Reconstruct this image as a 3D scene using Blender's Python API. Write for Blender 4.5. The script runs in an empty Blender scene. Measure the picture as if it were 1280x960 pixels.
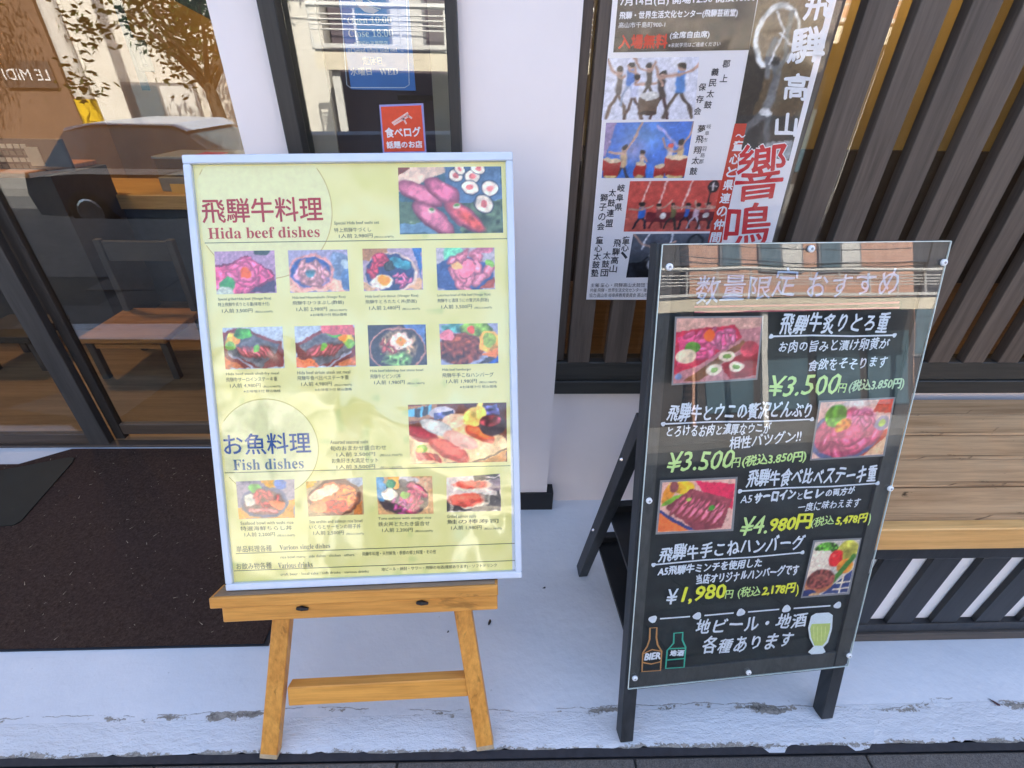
import bpy, bmesh, math, random
import numpy as np
from mathutils import Vector, Matrix
random.seed(7); rng = np.random.default_rng(11)
S = bpy.context.scene
COL = S.collection
R = math.radians

# ------------------------------------------------------------------ camera
CAMH, FPX = 1.45, 600.0
PITCH, YAW, ROLL = R(32.2295), R(-2.1992), R(1.0866)
def cam_axes():
    cp, sp = math.cos(PITCH), math.sin(PITCH)
    fw, up, rt = Vector((0, cp, -sp)), Vector((0, sp, cp)), Vector((1, 0, 0))
    c, s = math.cos(ROLL), math.sin(ROLL)
    rt, up = c*rt + s*up, -s*rt + c*up
    Z = Matrix.Rotation(YAW, 3, 'Z')
    return Z @ rt, Z @ up, Z @ fw
RT, UP, FW = cam_axes()
cd = bpy.data.cameras.new('camera'); cam = bpy.data.objects.new('camera', cd); COL.objects.link(cam)
cam.matrix_world = Matrix((RT, UP, -FW)).transposed().to_4x4(); cam.location = (0, 0, CAMH)
cd.sensor_fit = 'HORIZONTAL'; cd.sensor_width = 36; cd.lens = 36*FPX/1280; cd.clip_start = .02; cd.clip_end = 1500
S.camera = cam
CC = Vector((0, 0, CAMH))

# ------------------------------------------------------------------ light
SUN_EL, SUN_AZ = R(46), R(20)          # the sun stands behind the shop (azimuth from +Y towards +X)
w = bpy.data.worlds.new('World'); S.world = w; w.use_nodes = True
nt = w.node_tree; bg = nt.nodes['Background']
sky = nt.nodes.new('ShaderNodeTexSky'); sky.sky_type = 'NISHITA'; sky.sun_disc = False
sky.sun_elevation = SUN_EL; sky.sun_rotation = SUN_AZ; sky.air_density = 1.0; sky.dust_density = 3.0; sky.ozone_density = 1.0
nt.links.new(sky.outputs[0], bg.inputs[0]); bg.inputs[1].default_value = .15
ld = bpy.data.lights.new('sun', 'SUN'); ld.energy = 5.0; ld.angle = R(.5); ld.color = (1, .93, .82)
sun = bpy.data.objects.new('sun', ld); COL.objects.link(sun)
sd = Vector((math.sin(SUN_AZ)*math.cos(SUN_EL), math.cos(SUN_AZ)*math.cos(SUN_EL), math.sin(SUN_EL)))
sun.rotation_euler = sd.to_track_quat('Z', 'Y').to_euler(); sun.location = (0, 0, 20)
S.view_settings.view_transform = 'Standard'; S.view_settings.look = 'None'
S.view_settings.exposure = 2.27; S.view_settings.gamma = 1
S.cycles.max_bounces = 10; S.cycles.diffuse_bounces = 4; S.cycles.glossy_bounces = 5; S.cycles.transparent_max_bounces = 16
S.cycles.use_denoising = True; S.cycles.sample_clamp_indirect = 6
S.cycles.caustics_reflective = False; S.cycles.caustics_refractive = False

# ------------------------------------------------------------------ helpers
def srgb(r, g, b):
    f = lambda c: (c/255)/12.92 if c/255 <= .04045 else (((c/255)+.055)/1.055)**2.4
    return (f(r), f(g), f(b), 1)
def ray(u, v): return FW + (u-640)/FPX*RT - (v-480)/FPX*UP
def hit(u, v, n, c):
    d = ray(u, v); n = Vector(n); t = (c - CC.dot(n))/d.dot(n); return CC + d*t
def onY(u, v, y): return hit(u, v, (0, 1, 0), y)
def onZ(u, v, z=0): return hit(u, v, (0, 0, 1), z)

def tag(o, label=None, cat=None, group=None, kind=None):
    if label: o['label'] = label
    if cat: o['category'] = cat
    if group: o['group'] = group
    if kind: o['kind'] = kind
    return o
def thing(name, label, cat, loc=(0, 0, 0), rz=0, group=None):
    o = bpy.data.objects.new(name, None); COL.objects.link(o); o.empty_display_size = .1
    o.location = loc; o.rotation_euler = (0, 0, rz)
    return tag(o, label, cat, group)
def link(name, me, m=None, parent=None):
    o = bpy.data.objects.new(name, me); COL.objects.link(o)
    if m is not None:
        me.materials.clear(); me.materials.append(m)
    if parent: o.parent = parent
    return o
def bev(bm, b):
    if b: bmesh.ops.bevel(bm, geom=[e for e in bm.edges], offset=b, segments=1, profile=.5, affect='EDGES')
def boxm(sx, sy, sz, b=0, c=(0, 0, 0)):
    bm = bmesh.new(); bmesh.ops.create_cube(bm, size=1)
    for v in bm.verts: v.co = Vector((v.co.x*sx, v.co.y*sy, v.co.z*sz))
    bev(bm, b)
    for v in bm.verts: v.co += Vector(c)
    me = bpy.data.meshes.new('box'); bm.to_mesh(me); bm.free(); return me
def box(name, x0, x1, y0, y1, z0, z1, m, parent=None, b=0):
    "axis-aligned box; the object's origin sits at the box centre"
    me = boxm(x1-x0, y1-y0, z1-z0, b); o = link(name, me, m, parent)
    o.location = ((x0+x1)/2, (y0+y1)/2, (z0+z1)/2)
    if parent and not getattr(parent, 'matrix_basis', None) is None:
        o.location = parent.matrix_basis.inverted() @ o.location if parent.parent is None else o.location
    return o
def beam(name, a, b, w_, t_, m, parent=None, bevel=.001, nrm=None, cut=False):
    "bar from a to b; w_ across, t_ along nrm"
    a, b = Vector(a), Vector(b); d = b-a; L = d.length; z = d.normalized()
    n = Vector(nrm) if nrm is not None else Vector((0, 1, 0))
    x = n.cross(z).normalized(); y = z.cross(x)
    me = boxm(w_, t_, L, bevel, (0, 0, L/2))
    me.transform(Matrix((x, y, z)).transposed().to_4x4()); me.transform(Matrix.Translation(a))
    return link(name, me, m, parent)
def tube(bm, pts, r, n=8, cap=True):
    rings = []
    for i, p in enumerate(pts):
        p = Vector(p); q = Vector(pts[min(i+1, len(pts)-1)]); o = Vector(pts[max(i-1, 0)])
        z = (q-o).normalized(); x = z.orthogonal().normalized() if i == 0 else (px - z*px.dot(z)).normalized()
        px = x; y = z.cross(x); rr = r[i] if isinstance(r, (list, tuple)) else r
        rings.append([bm.verts.new(p + (x*math.cos(2*math.pi*k/n)+y*math.sin(2*math.pi*k/n))*rr) for k in range(n)])
    for a, b in zip(rings, rings[1:]):
        for k in range(n): bm.faces.new((a[k], a[(k+1) % n], b[(k+1) % n], b[k]))
    if cap and n > 2: bm.faces.new(rings[0][::-1]); bm.faces.new(rings[-1])
def mesh_of(fn):
    bm = bmesh.new(); fn(bm); bmesh.ops.recalc_face_normals(bm, faces=bm.faces)
    me = bpy.data.meshes.new('m'); bm.to_mesh(me); bm.free(); return me

# ------------------------------------------------------------------ materials
def newmat(name):
    m = bpy.data.materials.new(name); m.use_nodes = True; t = m.node_tree
    return m, t, t.nodes['Principled BSDF'], t.nodes, t.links
def coords(t, scale=(1, 1, 1), kind='Object', loc=(0, 0, 0)):
    tc = t.nodes.new('ShaderNodeTexCoord'); mp = t.nodes.new('ShaderNodeMapping'); mp.inputs['Scale'].default_value = scale
    mp.inputs['Location'].default_value = loc
    t.links.new(tc.outputs[kind], mp.inputs[0]); return mp.outputs[0]
def noise(t, vec, sc, det=4, rough=.6, dist=0):
    n = t.nodes.new('ShaderNodeTexNoise'); n.inputs['Scale'].default_value = sc; n.inputs['Detail'].default_value = det
    n.inputs['Roughness'].default_value = rough; n.inputs['Distortion'].default_value = dist
    t.links.new(vec, n.inputs['Vector']); return n.outputs['Fac']
def ramp(t, fac, stops):
    r = t.nodes.new('ShaderNodeValToRGB'); e = r.color_ramp.elements
    while len(e) < len(stops): e.new(.5)
    for k, (p, c) in enumerate(stops): e[k].position = p; e[k].color = c if len(c) == 4 else (*c, 1)
    t.links.new(fac, r.inputs[0]); return r.outputs[0]
def mixc(t, f, a, b, mode='MIX'):
    n = t.nodes.new('ShaderNodeMix'); n.data_type = 'RGBA'; n.blend_type = mode
    for k, x in ((0, f), (6, a), (7, b)):
        if hasattr(x, 'links'): t.links.new(x, n.inputs[k])
        else: n.inputs[k].default_value = x
    return n.outputs[2]
def math_(t, op, a, b=0.0, c=0.0):
    n = t.nodes.new('ShaderNodeMath'); n.operation = op
    for k, x in enumerate((a, b, c)):
        if hasattr(x, 'links'): t.links.new(x, n.inputs[k])
        else: n.inputs[k].default_value = x
    return n.outputs[0]
def bump(t, bs, h, st=.3, d=.002):
    b = t.nodes.new('ShaderNodeBump'); b.inputs['Strength'].default_value = st; b.inputs['Distance'].default_value = d
    t.links.new(h, b.inputs['Height']); t.links.new(b.outputs[0], bs.inputs['Normal'])
def plain(name, c, rough=.5, var=.12, sc=20, metal=0, bmp=.15, spec=.5, kind='Object', bd=.001, coat=0):
    m, t, bs, N, L = newmat(name); c = tuple(c[:3])
    f = noise(t, coords(t, kind=kind), sc, 5)
    lo = tuple(x*(1-var) for x in c); hi = tuple(min(1, x*(1+var)) for x in c)
    L.new(ramp(t, f, [(.3, lo), (.7, hi)]), bs.inputs['Base Color'])
    bs.inputs['Roughness'].default_value = rough; bs.inputs['Metallic'].default_value = metal
    bs.inputs['Specular IOR Level'].default_value = spec; bs.inputs['Coat Weight'].default_value = coat
    if bmp: bump(t, bs, noise(t, coords(t, kind=kind), sc*4, 3), bmp, bd)
    return m
def wood(name, dark, light, axis='X', rough=.55, sc=1.0, knots=0.0, rnd=.25, spec=.4, crack=0.0):
    m, t, bs, N, L = newmat(name)
    s = {'X': (1.2*sc, 22*sc, 22*sc), 'Y': (22*sc, 1.2*sc, 22*sc), 'Z': (22*sc, 22*sc, 1.2*sc)}[axis]
    oi = N.new('ShaderNodeObjectInfo'); v = coords(t, s)
    vm = N.new('ShaderNodeVectorMath'); vm.operation = 'ADD'; L.new(v, vm.inputs[0])
    sc_ = N.new('ShaderNodeVectorMath'); sc_.operation = 'SCALE'; cb = N.new('ShaderNodeCombineXYZ')
    for k in range(3): L.new(oi.outputs['Random'], cb.inputs[k])
    L.new(cb.outputs[0], sc_.inputs[0]); sc_.inputs['Scale'].default_value = 37.0; L.new(sc_.outputs[0], vm.inputs[1])
    f = noise(t, vm.outputs[0], 1.0, 6, .65, .6); f2 = noise(t, vm.outputs[0], 3.1, 8, .7, .2)
    c1 = ramp(t, f, [(.32, dark), (.5, tuple((a+b)/2 for a, b in zip(dark[:3], light[:3]))), (.7, light)])
    c2 = mixc(t, .35, c1, ramp(t, f2, [(.35, tuple(x*.55 for x in dark[:3])), (.6, light)]))
    hv = N.new('ShaderNodeHueSaturation'); L.new(c2, hv.inputs['Color'])
    L.new(math_(t, 'MULTIPLY_ADD', oi.outputs['Random'], rnd, 1-rnd/2), hv.inputs['Value'])
    out = hv.outputs[0]
    if knots:
        kv = coords(t, {'X': (.45, 1, 1), 'Y': (1, .45, 1), 'Z': (1, 1, .45)}[axis])
        k1 = noise(t, kv, 15, 4, .7, 1.2); out = mixc(t, ramp(t, k1, [(.64, (0, 0, 0)), (.72, (knots,)*3)]), out, tuple(x*.22 for x in dark[:3])+(1,))
    if crack:
        cv = coords(t, {'X': (.5, 30, 30), 'Y': (30, .5, 30), 'Z': (30, 30, .5)}[axis])
        k2 = noise(t, cv, 1.5, 3, .5, .3); out = mixc(t, ramp(t, k2, [(.30, (crack,)*3), (.36, (0, 0, 0))]), out, tuple(x*.3 for x in dark[:3])+(1,))
    L.new(out, bs.inputs['Base Color']); bs.inputs['Roughness'].default_value = rough; bs.inputs['Specular IOR Level'].default_value = spec
    bump(t, bs, f2, .35, .0015); return m
def glassmat(name, tint=(1, 1, 1), ior=1.5, rough=0.0, wav=0.0, wsc=6):
    m, t, bs, N, L = newmat(name); N.remove(bs); out = N['Material Output']
    tr = N.new('ShaderNodeBsdfTransparent'); tr.inputs[0].default_value = (*tint, 1)
    gl = N.new('ShaderNodeBsdfGlossy'); gl.inputs['Roughness'].default_value = rough; gl.inputs['Color'].default_value = (1, 1, 1, 1)
    fr = N.new('ShaderNodeFresnel'); fr.inputs[0].default_value = ior; mx = N.new('ShaderNodeMixShader')
    geo = N.new('ShaderNodeNewGeometry')      # a ray inside the thin sheet is not bent, so its back face takes the inverse index
    L.new(math_(t, 'MULTIPLY_ADD', geo.outputs['Backfacing'], 1/ior-ior, ior), fr.inputs[0])
    L.new(fr.outputs[0], mx.inputs[0]); L.new(tr.outputs[0], mx.inputs[1]); L.new(gl.outputs[0], mx.inputs[2])
    L.new(mx.outputs[0], out.inputs[0])
    if wav:
        b = N.new('ShaderNodeBump'); b.inputs['Strength'].default_value = 1; b.inputs['Distance'].default_value = wav
        L.new(noise(t, coords(t), wsc, 2, .4, .3), b.inputs['Height']); L.new(b.outputs[0], gl.inputs['Normal']); L.new(b.outputs[0], fr.inputs['Normal'])
    return m
def emit(name, c, s):
    m, t, bs, N, L = newmat(name); bs.inputs['Emission Color'].default_value = (*c, 1); bs.inputs['Emission Strength'].default_value = s
    bs.inputs['Base Color'].default_value = (*c, 1); return m

M = {}
M['wall'] = plain('white_paint', (.86, .765, .735), .6, .035, 2.2, bmp=.35, kind='Object', spec=.3, bd=.003)
M['black_metal'] = plain('black_metal', (.012, .012, .014), .4, .2, 30)
M['dark_frame'] = wood('dark_frame', (.018, .015, .014), (.04, .035, .032), 'Z', .5, rnd=.1)
M['dark_frame_x'] = wood('dark_frame_flat', (.02, .02, .018), (.05, .046, .04), 'X', .55, rnd=.1)
M['slat'] = wood('slat_wood', (.058, .042, .033), (.13, .098, .078), 'Z', .6, rnd=.18)
M['black_slat'] = wood('black_slat', (.012, .012, .013), (.03, .03, .032), 'Z', .45, rnd=.3)
M['plank'] = wood('weathered_plank', (.38, .20, .085), (.70, .43, .22), 'X', .7, .8, .95, .3, .25, .75)
M['plank_new'] = wood('orange_plank', (.62, .30, .08), (.84, .50, .19), 'X', .55, 1.0, .25, .1)
M['easel'] = wood('easel_pine', (.53, .195, .03), (.82, .385, .08), 'Z', .42, 1.3, .5, .12, crack=.5)
M['easel_x'] = wood('easel_pine_x', (.53, .20, .03), (.80, .38, .08), 'X', .42, 1.6, .45, .12, crack=.4)
M['ledge_top'] = wood('ledge_weathered', (.20, .13, .08), (.34, .24, .15), 'X', .6, 1.4)
M['alu'] = plain('pale_frame', (.62, .66, .74), .33, .04, 12, bmp=.05, spec=.6)
M['easel_foot'] = plain('foot_scuff', (.45, .33, .2), .7, .2, 60)
M['chalk_frame'] = wood('board_frame', (.035, .038, .038), (.07, .075, .074), 'Z', .6, rnd=.15)
M['chalk_panel'] = plain('board_panel', (.018, .025, .027), .55, .35, 14, bmp=.1, spec=.3)
M['a_leg'] = wood('painted_black', (.016, .018, .02), (.04, .044, .05), 'Z', .5)
M['black'] = plain('matt_black', (.01, .01, .011), .6, .2, 30)
M['steel'] = plain('steel', (.7, .7, .7), .25, .05, 30, metal=1)
M['grey_plastic'] = plain('grey', (.25, .25, .26), .5)
M['white'] = plain('clean_white', (.8, .8, .8), .5, .03)
M['acrylic'] = glassmat('acrylic', (.985, .99, .985), 1.5, .0, .0012, 2.2)
M['cover'] = glassmat('cover_film', (.985, .99, .99), 1.46, .055, .0085, 5.5)
M['pane'] = glassmat('window_glass', (.92, .94, .92), 1.8, .0, .0004, 1.2)
M['film'] = glassmat('poster_film', (1, 1, 1), 1.42, .12, .004, 9)
M['int_wood'] = wood('interior_floor', (.22, .13, .065), (.42, .27, .15), 'X', .4, .6)
M['int_seat'] = wood('stool_wood', (.28, .11, .03), (.52, .24, .08), 'X', .45, 1)
M['int_wall'] = plain('ochre_plaster', (.27, .17, .062), .8, .08, 4)
M['int_dark'] = plain('interior_dark', (.05, .04, .035), .7, .2, 8)
M['beige'] = plain('beige_curtain', (.45, .39, .32), .8, .08, 6)
M['purple'] = plain('purple_grey_panel', (.10, .085, .11), .7, .1, 5)

# printed colour that is stored on the vertices of a flat print
def printmat(name, rough=.45, spec=.4, k=1.0):
    m, t, bs, N, L = newmat(name); a = N.new('ShaderNodeVertexColor'); a.layer_name = 'Col'
    L.new(a.outputs[0], bs.inputs['Base Color']); bs.inputs['Roughness'].default_value = rough; bs.inputs['Specular IOR Level'].default_value = spec
    return m
M['print'] = printmat('print_ink')
_inks = {}
def ink(c):
    if c not in _inks: _inks[c] = plain('ink_%d_%d_%d' % c, srgb(*c)[:3], .6, .06, 80, bmp=0, spec=.25)
    return _inks[c]

# ------------------------------------------------------------------ flat art on a plane
class Surf:
    def __init__(s, B, X, U, N, parent, off=0.0, k=.0003):
        s.B, s.X, s.U, s.N, s.p, s.off, s.k = Vector(B), Vector(X), Vector(U), Vector(N), parent, off, k
    def lo(s, u, v):
        P0 = s.B + s.N*s.off; d = ray(u, v); t = (P0-CC).dot(s.N)/d.dot(s.N); P = CC + d*t - P0
        return np.array((P.dot(s.X), P.dot(s.U)))
    def w(s, x, y, layer=0): return s.B + s.N*(s.off + s.k*layer) + s.X*float(x) + s.U*float(y)
    def mesh(s, name, verts, faces, m, layer=1, cols=None, par=None):
        me = bpy.data.meshes.new(name)
        inv = (par or s.p).matrix_basis.inverted()
        me.from_pydata([inv @ s.w(x, y, layer) for x, y in verts], [], faces)
        if cols is not None:
            at = me.color_attributes.new('Col', 'FLOAT_COLOR', 'POINT'); at.data.foreach_set('color', cols.astype(np.float32).ravel())
        return link(name, me, m, par or s.p)
    def poly(s, name, px, c, layer=1, par=None):
        P = [s.lo(*q) for q in px]; return s.mesh(name, P, [tuple(range(len(P)))], c if not isinstance(c, tuple) else ink(c), layer, par=par)

def hash_(t_): return sum((i+1)*ord(q) for i, q in enumerate(t_))
_glyph = {}
def glyphs(txt, serif=False, bold=0.0, res=2):
    key = (txt, serif, bold)
    if key in _glyph: return _glyph[key]
    if serif: txt = ''.join(chr(0x1D400+ord(c)-65) if 'A' <= c <= 'Z' else chr(0x1D41A+ord(c)-97) if 'a' <= c <= 'z' else chr(0x1D7CE+ord(c)-48) if '0' <= c <= '9' else c for c in txt)
    cu = bpy.data.curves.new('t', 'FONT'); cu.body = txt; cu.size = 1; cu.resolution_u = res; cu.fill_mode = 'FRONT'
    o = bpy.data.objects.new('t', cu); COL.objects.link(o); bpy.context.view_layer.update()
    me = bpy.data.meshes.new_from_object(o.evaluated_get(bpy.context.evaluated_depsgraph_get()))
    V = np.array([v.co[:2] for v in me.vertices]).reshape(-1, 2); F = [tuple(p.vertices) for p in me.polygons]
    bpy.data.objects.remove(o); bpy.data.curves.remove(cu); bpy.data.meshes.remove(me)
    _glyph[key] = (V, F); return V, F
def text(s, txt, u0, v0, u1, v1, h, c, layer=3, bold=0.0, serif=False, wob=0.0, shear=0.0, par=None, acc=None, name='lettering'):
    V, F = glyphs(txt, serif)
    if not len(V): return
    p0, p1 = s.lo(u0, v0), s.lo(u1, v1); um, vm = (u0+u1)/2, (v0+v1)/2
    hh = np.linalg.norm(s.lo(um, vm-h)-s.lo(um, vm)); d = p1-p0; Lw = np.linalg.norm(d); d = d/Lw; n = np.array((-d[1], d[0]))
    mn, mx = V.min(0), V.max(0); Q = (V-mn)/(mx-mn)
    nch = max(1, len(txt)); em = Lw/nch
    W = Q*np.array((Lw, hh))
    if wob and nch > 1 and all(ord(q) > 0x2E80 for q in txt):
        ci = np.clip(((V[:, 0]-mn[0]+.06)/((mx[0]-mn[0]+.12)/nch)).astype(int), 0, nch-1)
        rr_ = random.Random(hash_(txt)); an = np.array([rr_.uniform(-.075, .075) for _ in range(nch)]); sc_y = np.array([rr_.uniform(.84, 1.06) for _ in range(nch)]); sc_x = np.array([rr_.uniform(.88, 1.02) for _ in range(nch)]); dy_ = np.array([rr_.uniform(-.06, .06) for _ in range(nch)])*hh
        cx_ = (ci+.5)*Lw/nch; X_, Y_ = (W[:, 0]-cx_)*sc_x[ci], (W[:, 1]-hh/2)*sc_y[ci]; A_ = an[ci]
        W = np.stack([cx_+X_*np.cos(A_)-Y_*np.sin(A_), hh/2+dy_[ci]+X_*np.sin(A_)+Y_*np.cos(A_)], 1)
    if shear: W[:, 0] += W[:, 1]*shear
    if wob:
        a = wob*hh; f = 2*math.pi/hh; ph = random.random()*6
        W[:, 1] += a*np.sin(W[:, 0]*f*.55+ph) + a*.5*np.sin(W[:, 0]*f*1.7+ph*2); W[:, 0] += a*.8*np.sin(W[:, 1]*f*.8+W[:, 0]*f*.35+ph)
    P = p0 + W[:, :1]*d + W[:, 1:]*n
    allv, allf = [], []
    sh = [(0, 0)] if not bold else [(0, 0), (1, 0), (-1, 0), (0, 1), (0, -1)]
    verts3 = []; inv = (par or s.p).matrix_basis.inverted()
    for k, (a, b) in enumerate(sh):
        o = len(verts3); q = P + np.array((a, b))*bold*hh
        verts3 += [inv @ s.w(x, y, layer + .12*k) for x, y in q]; allf += [tuple(i+o for i in f) for f in F]
    if acc is not None:
        o = len(acc[0]); acc[0].extend(verts3); acc[1].extend(tuple(i+o for i in f) for f in allf); return
    me = bpy.data.meshes.new(name); me.from_pydata(verts3, [], allf); return link(name, me, ink(c), par or s.p)
def flush(s, acc, c, name='small_print', par=None):
    me = bpy.data.meshes.new(name); me.from_pydata(acc[0], [], acc[1]); return link(name, me, ink(c), par or s.p)
def vtext(s, txt, u0, v0, u1, v1, size, c, layer=3, bold=0, acc=None, shear=0):
    n = len(txt)
    for i, ch in enumerate(txt):
        f = i/max(1, n-1); u, v = u0+(u1-u0)*f, v0+(v1-v0)*f
        text(s, ch, u-size/2, v+size/2, u+size/2, v+size/2, size*(.35 if ch in 'ー一～' else 1), c, layer, bold, acc=acc, shear=shear)
def stroke(s, pts, wpx, c, layer=3, dots=None, par=None, name='chalk_line', closed=False, local=False):
    P = [s.lo(*p) if not local else np.array(p) for p in pts]
    um, vm = pts[0]; wl = wpx*.5*(np.linalg.norm(s.lo(um+1, vm)-s.lo(um, vm)) if not local else 1)
    if closed: P = P+[P[0]]
    V, F = [], []
    for i, p in enumerate(P):
        a = P[max(i-1, 0)] if not closed else P[(i-1) % (len(P)-1)]; b = P[min(i+1, len(P)-1)] if not closed else P[(i+1) % (len(P)-1)]
        d = (b-a)/max(1e-9, np.linalg.norm(b-a)); n = np.array((-d[1], d[0])); V += [p+n*wl, p-n*wl]
        if i: F.append((2*i-2, 2*i-1, 2*i+1, 2*i))
    for (u, v, r) in dots or []:
        q = s.lo(u, v); rl = np.linalg.norm(s.lo(u+r, v)-q); o = len(V)
        V += [q+rl*np.array((math.cos(t), math.sin(t)))*(1+.12*math.sin(3*t+u)) for t in np.linspace(0, 2*math.pi, 13)[:-1]]; F.append(tuple(range(o, o+12)))
    return s.mesh(name, V, F, c if not isinstance(c, tuple) else ink(c), layer, par=par)

# ---- a small painter whose canvas becomes a fine grid of coloured vertices (a flat print)
def ps_(): return globals().get('ps')
class Cv:
    def __init__(s, w_, h_, bgc):
        s.w, s.h = w_, h_; s.a = np.ones((h_, w_, 3))*np.array(bgc, float)
        s.y, s.x = np.mgrid[0:h_, 0:w_]; s.x = s.x/(w_-1); s.y = s.y/(h_-1); s.r = h_/w_
    def vn(s, n, seed=None):
        g = rng.random((int(n*max(1, s.r))+3, n+3)); X, Y = s.x*n, (s.y*n*s.r if n*s.r >= 1 else s.y*n); i, j = X.astype(int), Y.astype(int); fx, fy = X-i, Y-j
        fx, fy = fx*fx*(3-2*fx), fy*fy*(3-2*fy)
        return (g[j, i]*(1-fx)+g[j, i+1]*fx)*(1-fy)+(g[j+1, i]*(1-fx)+g[j+1, i+1]*fx)*fy
    def blend(s, m, c, nz=0, sc=9):
        c = np.array(c, float)
        if nz: c = c*(1+nz*(s.vn(sc)-.5)[..., None]*2)
        s.a = s.a*(1-m[..., None]) + c*m[..., None]; return s
    def E(s, cx, cy, rx, ry, c, ang=0, soft=.12, nz=.12, sc=9, wave=0):
        ca, sa = math.cos(R(ang)), math.sin(R(ang)); dx, dy = (s.x-cx), (s.y-cy)*s.r; ry = ry*s.r
        u, v = (dx*ca+dy*sa)/rx, (-dx*sa+dy*ca)/ry; d = np.hypot(u, v)
        if wave: d = d*(1+wave*np.sin(5*np.arctan2(v, u)+cx*9))
        return s.blend(np.clip((1-d)/soft, 0, 1), c, nz, sc)
    def P(s, pts, c, nz=.12, sc=9):
        m = np.zeros_like(s.x, bool); n = len(pts)
        for i in range(n):
            (x0, y0), (x1, y1) = pts[i], pts[(i+1) % n]
            if y0 == y1: continue
            k = ((s.y >= min(y0, y1)) & (s.y < max(y0, y1))); m ^= k & (s.x < x0+(s.y-y0)*(x1-x0)/(y1-y0))
        return s.blend(m.astype(float), c, nz, sc)
    def S(s, pts, wd, c, nz=.1):
        m = np.zeros_like(s.x)
        for (x0, y0), (x1, y1) in zip(pts, pts[1:]):
            dx, dy = x1-x0, (y1-y0)*s.r; px, py = s.x-x0, (s.y-y0)*s.r; t = np.clip((px*dx+py*dy)/(dx*dx+dy*dy+1e-9), 0, 1)
            m = np.maximum(m, np.clip((wd-np.hypot(px-t*dx, py-t*dy))/(wd*.4), 0, 1))
        return s.blend(m, c, nz)
    def G(s, amt=.1, sc=24):
        s.a = s.a*(1+amt*(s.vn(sc)-.5)[..., None]*2+amt*.5*(rng.random(s.x.shape)-.5)[..., None]); return s
    def put(s, surf, name, corners, layer=2, k=1.0, fade=0, paper=None, par=None, warp=0):
        if warp:
            n1, n2 = s.vn(9)+.5*s.vn(21)-.75, s.vn(9)+.5*s.vn(21)-.75
            xi = np.clip(s.x+n1*warp, 0, 1)*(s.w-1); yi = np.clip(s.y+n2*warp/s.r, 0, 1)*(s.h-1)
            x0_, y0_ = np.minimum(xi.astype(int), s.w-2), np.minimum(yi.astype(int), s.h-2); fx, fy = (xi-x0_)[..., None], (yi-y0_)[..., None]; A = s.a
            s.a = (A[y0_, x0_]*(1-fx)+A[y0_, x0_+1]*fx)*(1-fy)+(A[y0_+1, x0_]*(1-fx)+A[y0_+1, x0_+1]*fx)*fy
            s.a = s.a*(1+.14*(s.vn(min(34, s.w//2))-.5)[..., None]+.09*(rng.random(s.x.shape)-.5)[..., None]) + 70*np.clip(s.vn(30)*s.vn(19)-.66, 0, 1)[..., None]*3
        L_ = [surf.lo(*q) for q in corners]; X, Y = s.x[..., None], s.y[..., None]
        P = (L_[0]*(1-X)+L_[1]*X)*(1-Y)+(L_[3]*(1-X)+L_[2]*X)*Y
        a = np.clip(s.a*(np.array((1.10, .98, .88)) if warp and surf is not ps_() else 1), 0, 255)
        if fade: a = a*(1-fade)+np.array(paper)*fade
        a = a/255; lin = np.where(a <= .04045, a/12.92, ((a+.055)/1.055)**2.4)*k
        cols = np.concatenate([lin, np.ones(lin.shape[:2]+(1,))], -1).reshape(-1, 4)
        idx = np.arange(s.w*s.h).reshape(s.h, s.w); F = np.stack([idx[1:, :-1], idx[1:, 1:], idx[:-1, 1:], idx[:-1, :-1]], -1).reshape(-1, 4)
        return surf.mesh(name, P.reshape(-1, 2).tolist(), F.tolist(), M['print'], layer, cols, par=par)
def petals(c, cx, cy, r, n, col, a0=0, a1=360, rr=.5, ry=.33, off=.62):
    for i in range(int(n*1.8)):
        f = i/(n*1.8); a = R(a0+(a1-a0)*((i*.618) % 1)); d_ = r*(.85-.7*f)*(.8+.4*rng.random()); k = .75+.5*rng.random()
        x, y = cx+d_*math.cos(a), cy+d_*math.sin(a)/c.r; an = math.degrees(a)+90+(rng.random()-.5)*80; t_ = .82+.3*rng.random()
        L_, w_ = r*rr*.85*k, r*ry*.62*k/c.r
        c.E(x, y, L_, w_, tuple(v*.62 for v in col), an, .25); c.E(x-.004, y-.008, L_*.92, w_*.84, tuple(min(250, v*t_) for v in col), an, .6, .18)
        c.E(x-.01, y-.02, L_*.5, w_*.22, tuple(min(255, v*1.12+28) for v in col), an, .9, .1)
def slices(c, x0, y0, x1, y1, n, L_, wd, ang, col, edge):
    for i in range(n):
        f = i/max(1, n-1); x, y = x0+(x1-x0)*f, y0+(y1-y0)*f
        c.E(x, y, L_, wd/c.r, edge, ang, .2, .15); c.E(x-.006, y-.006, L_*.9, wd*.68/c.r, tuple(v*(.88+.2*(i % 2)) for v in col), ang, .4, .22, 14)

# =================================================================== SETTING
YW, YP, YD, YB = 1.403, 1.359, 1.785, .809      # window wall, pilaster face, door plane, bench front frame
RX0, RX1 = -4.2, 4.6
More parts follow.
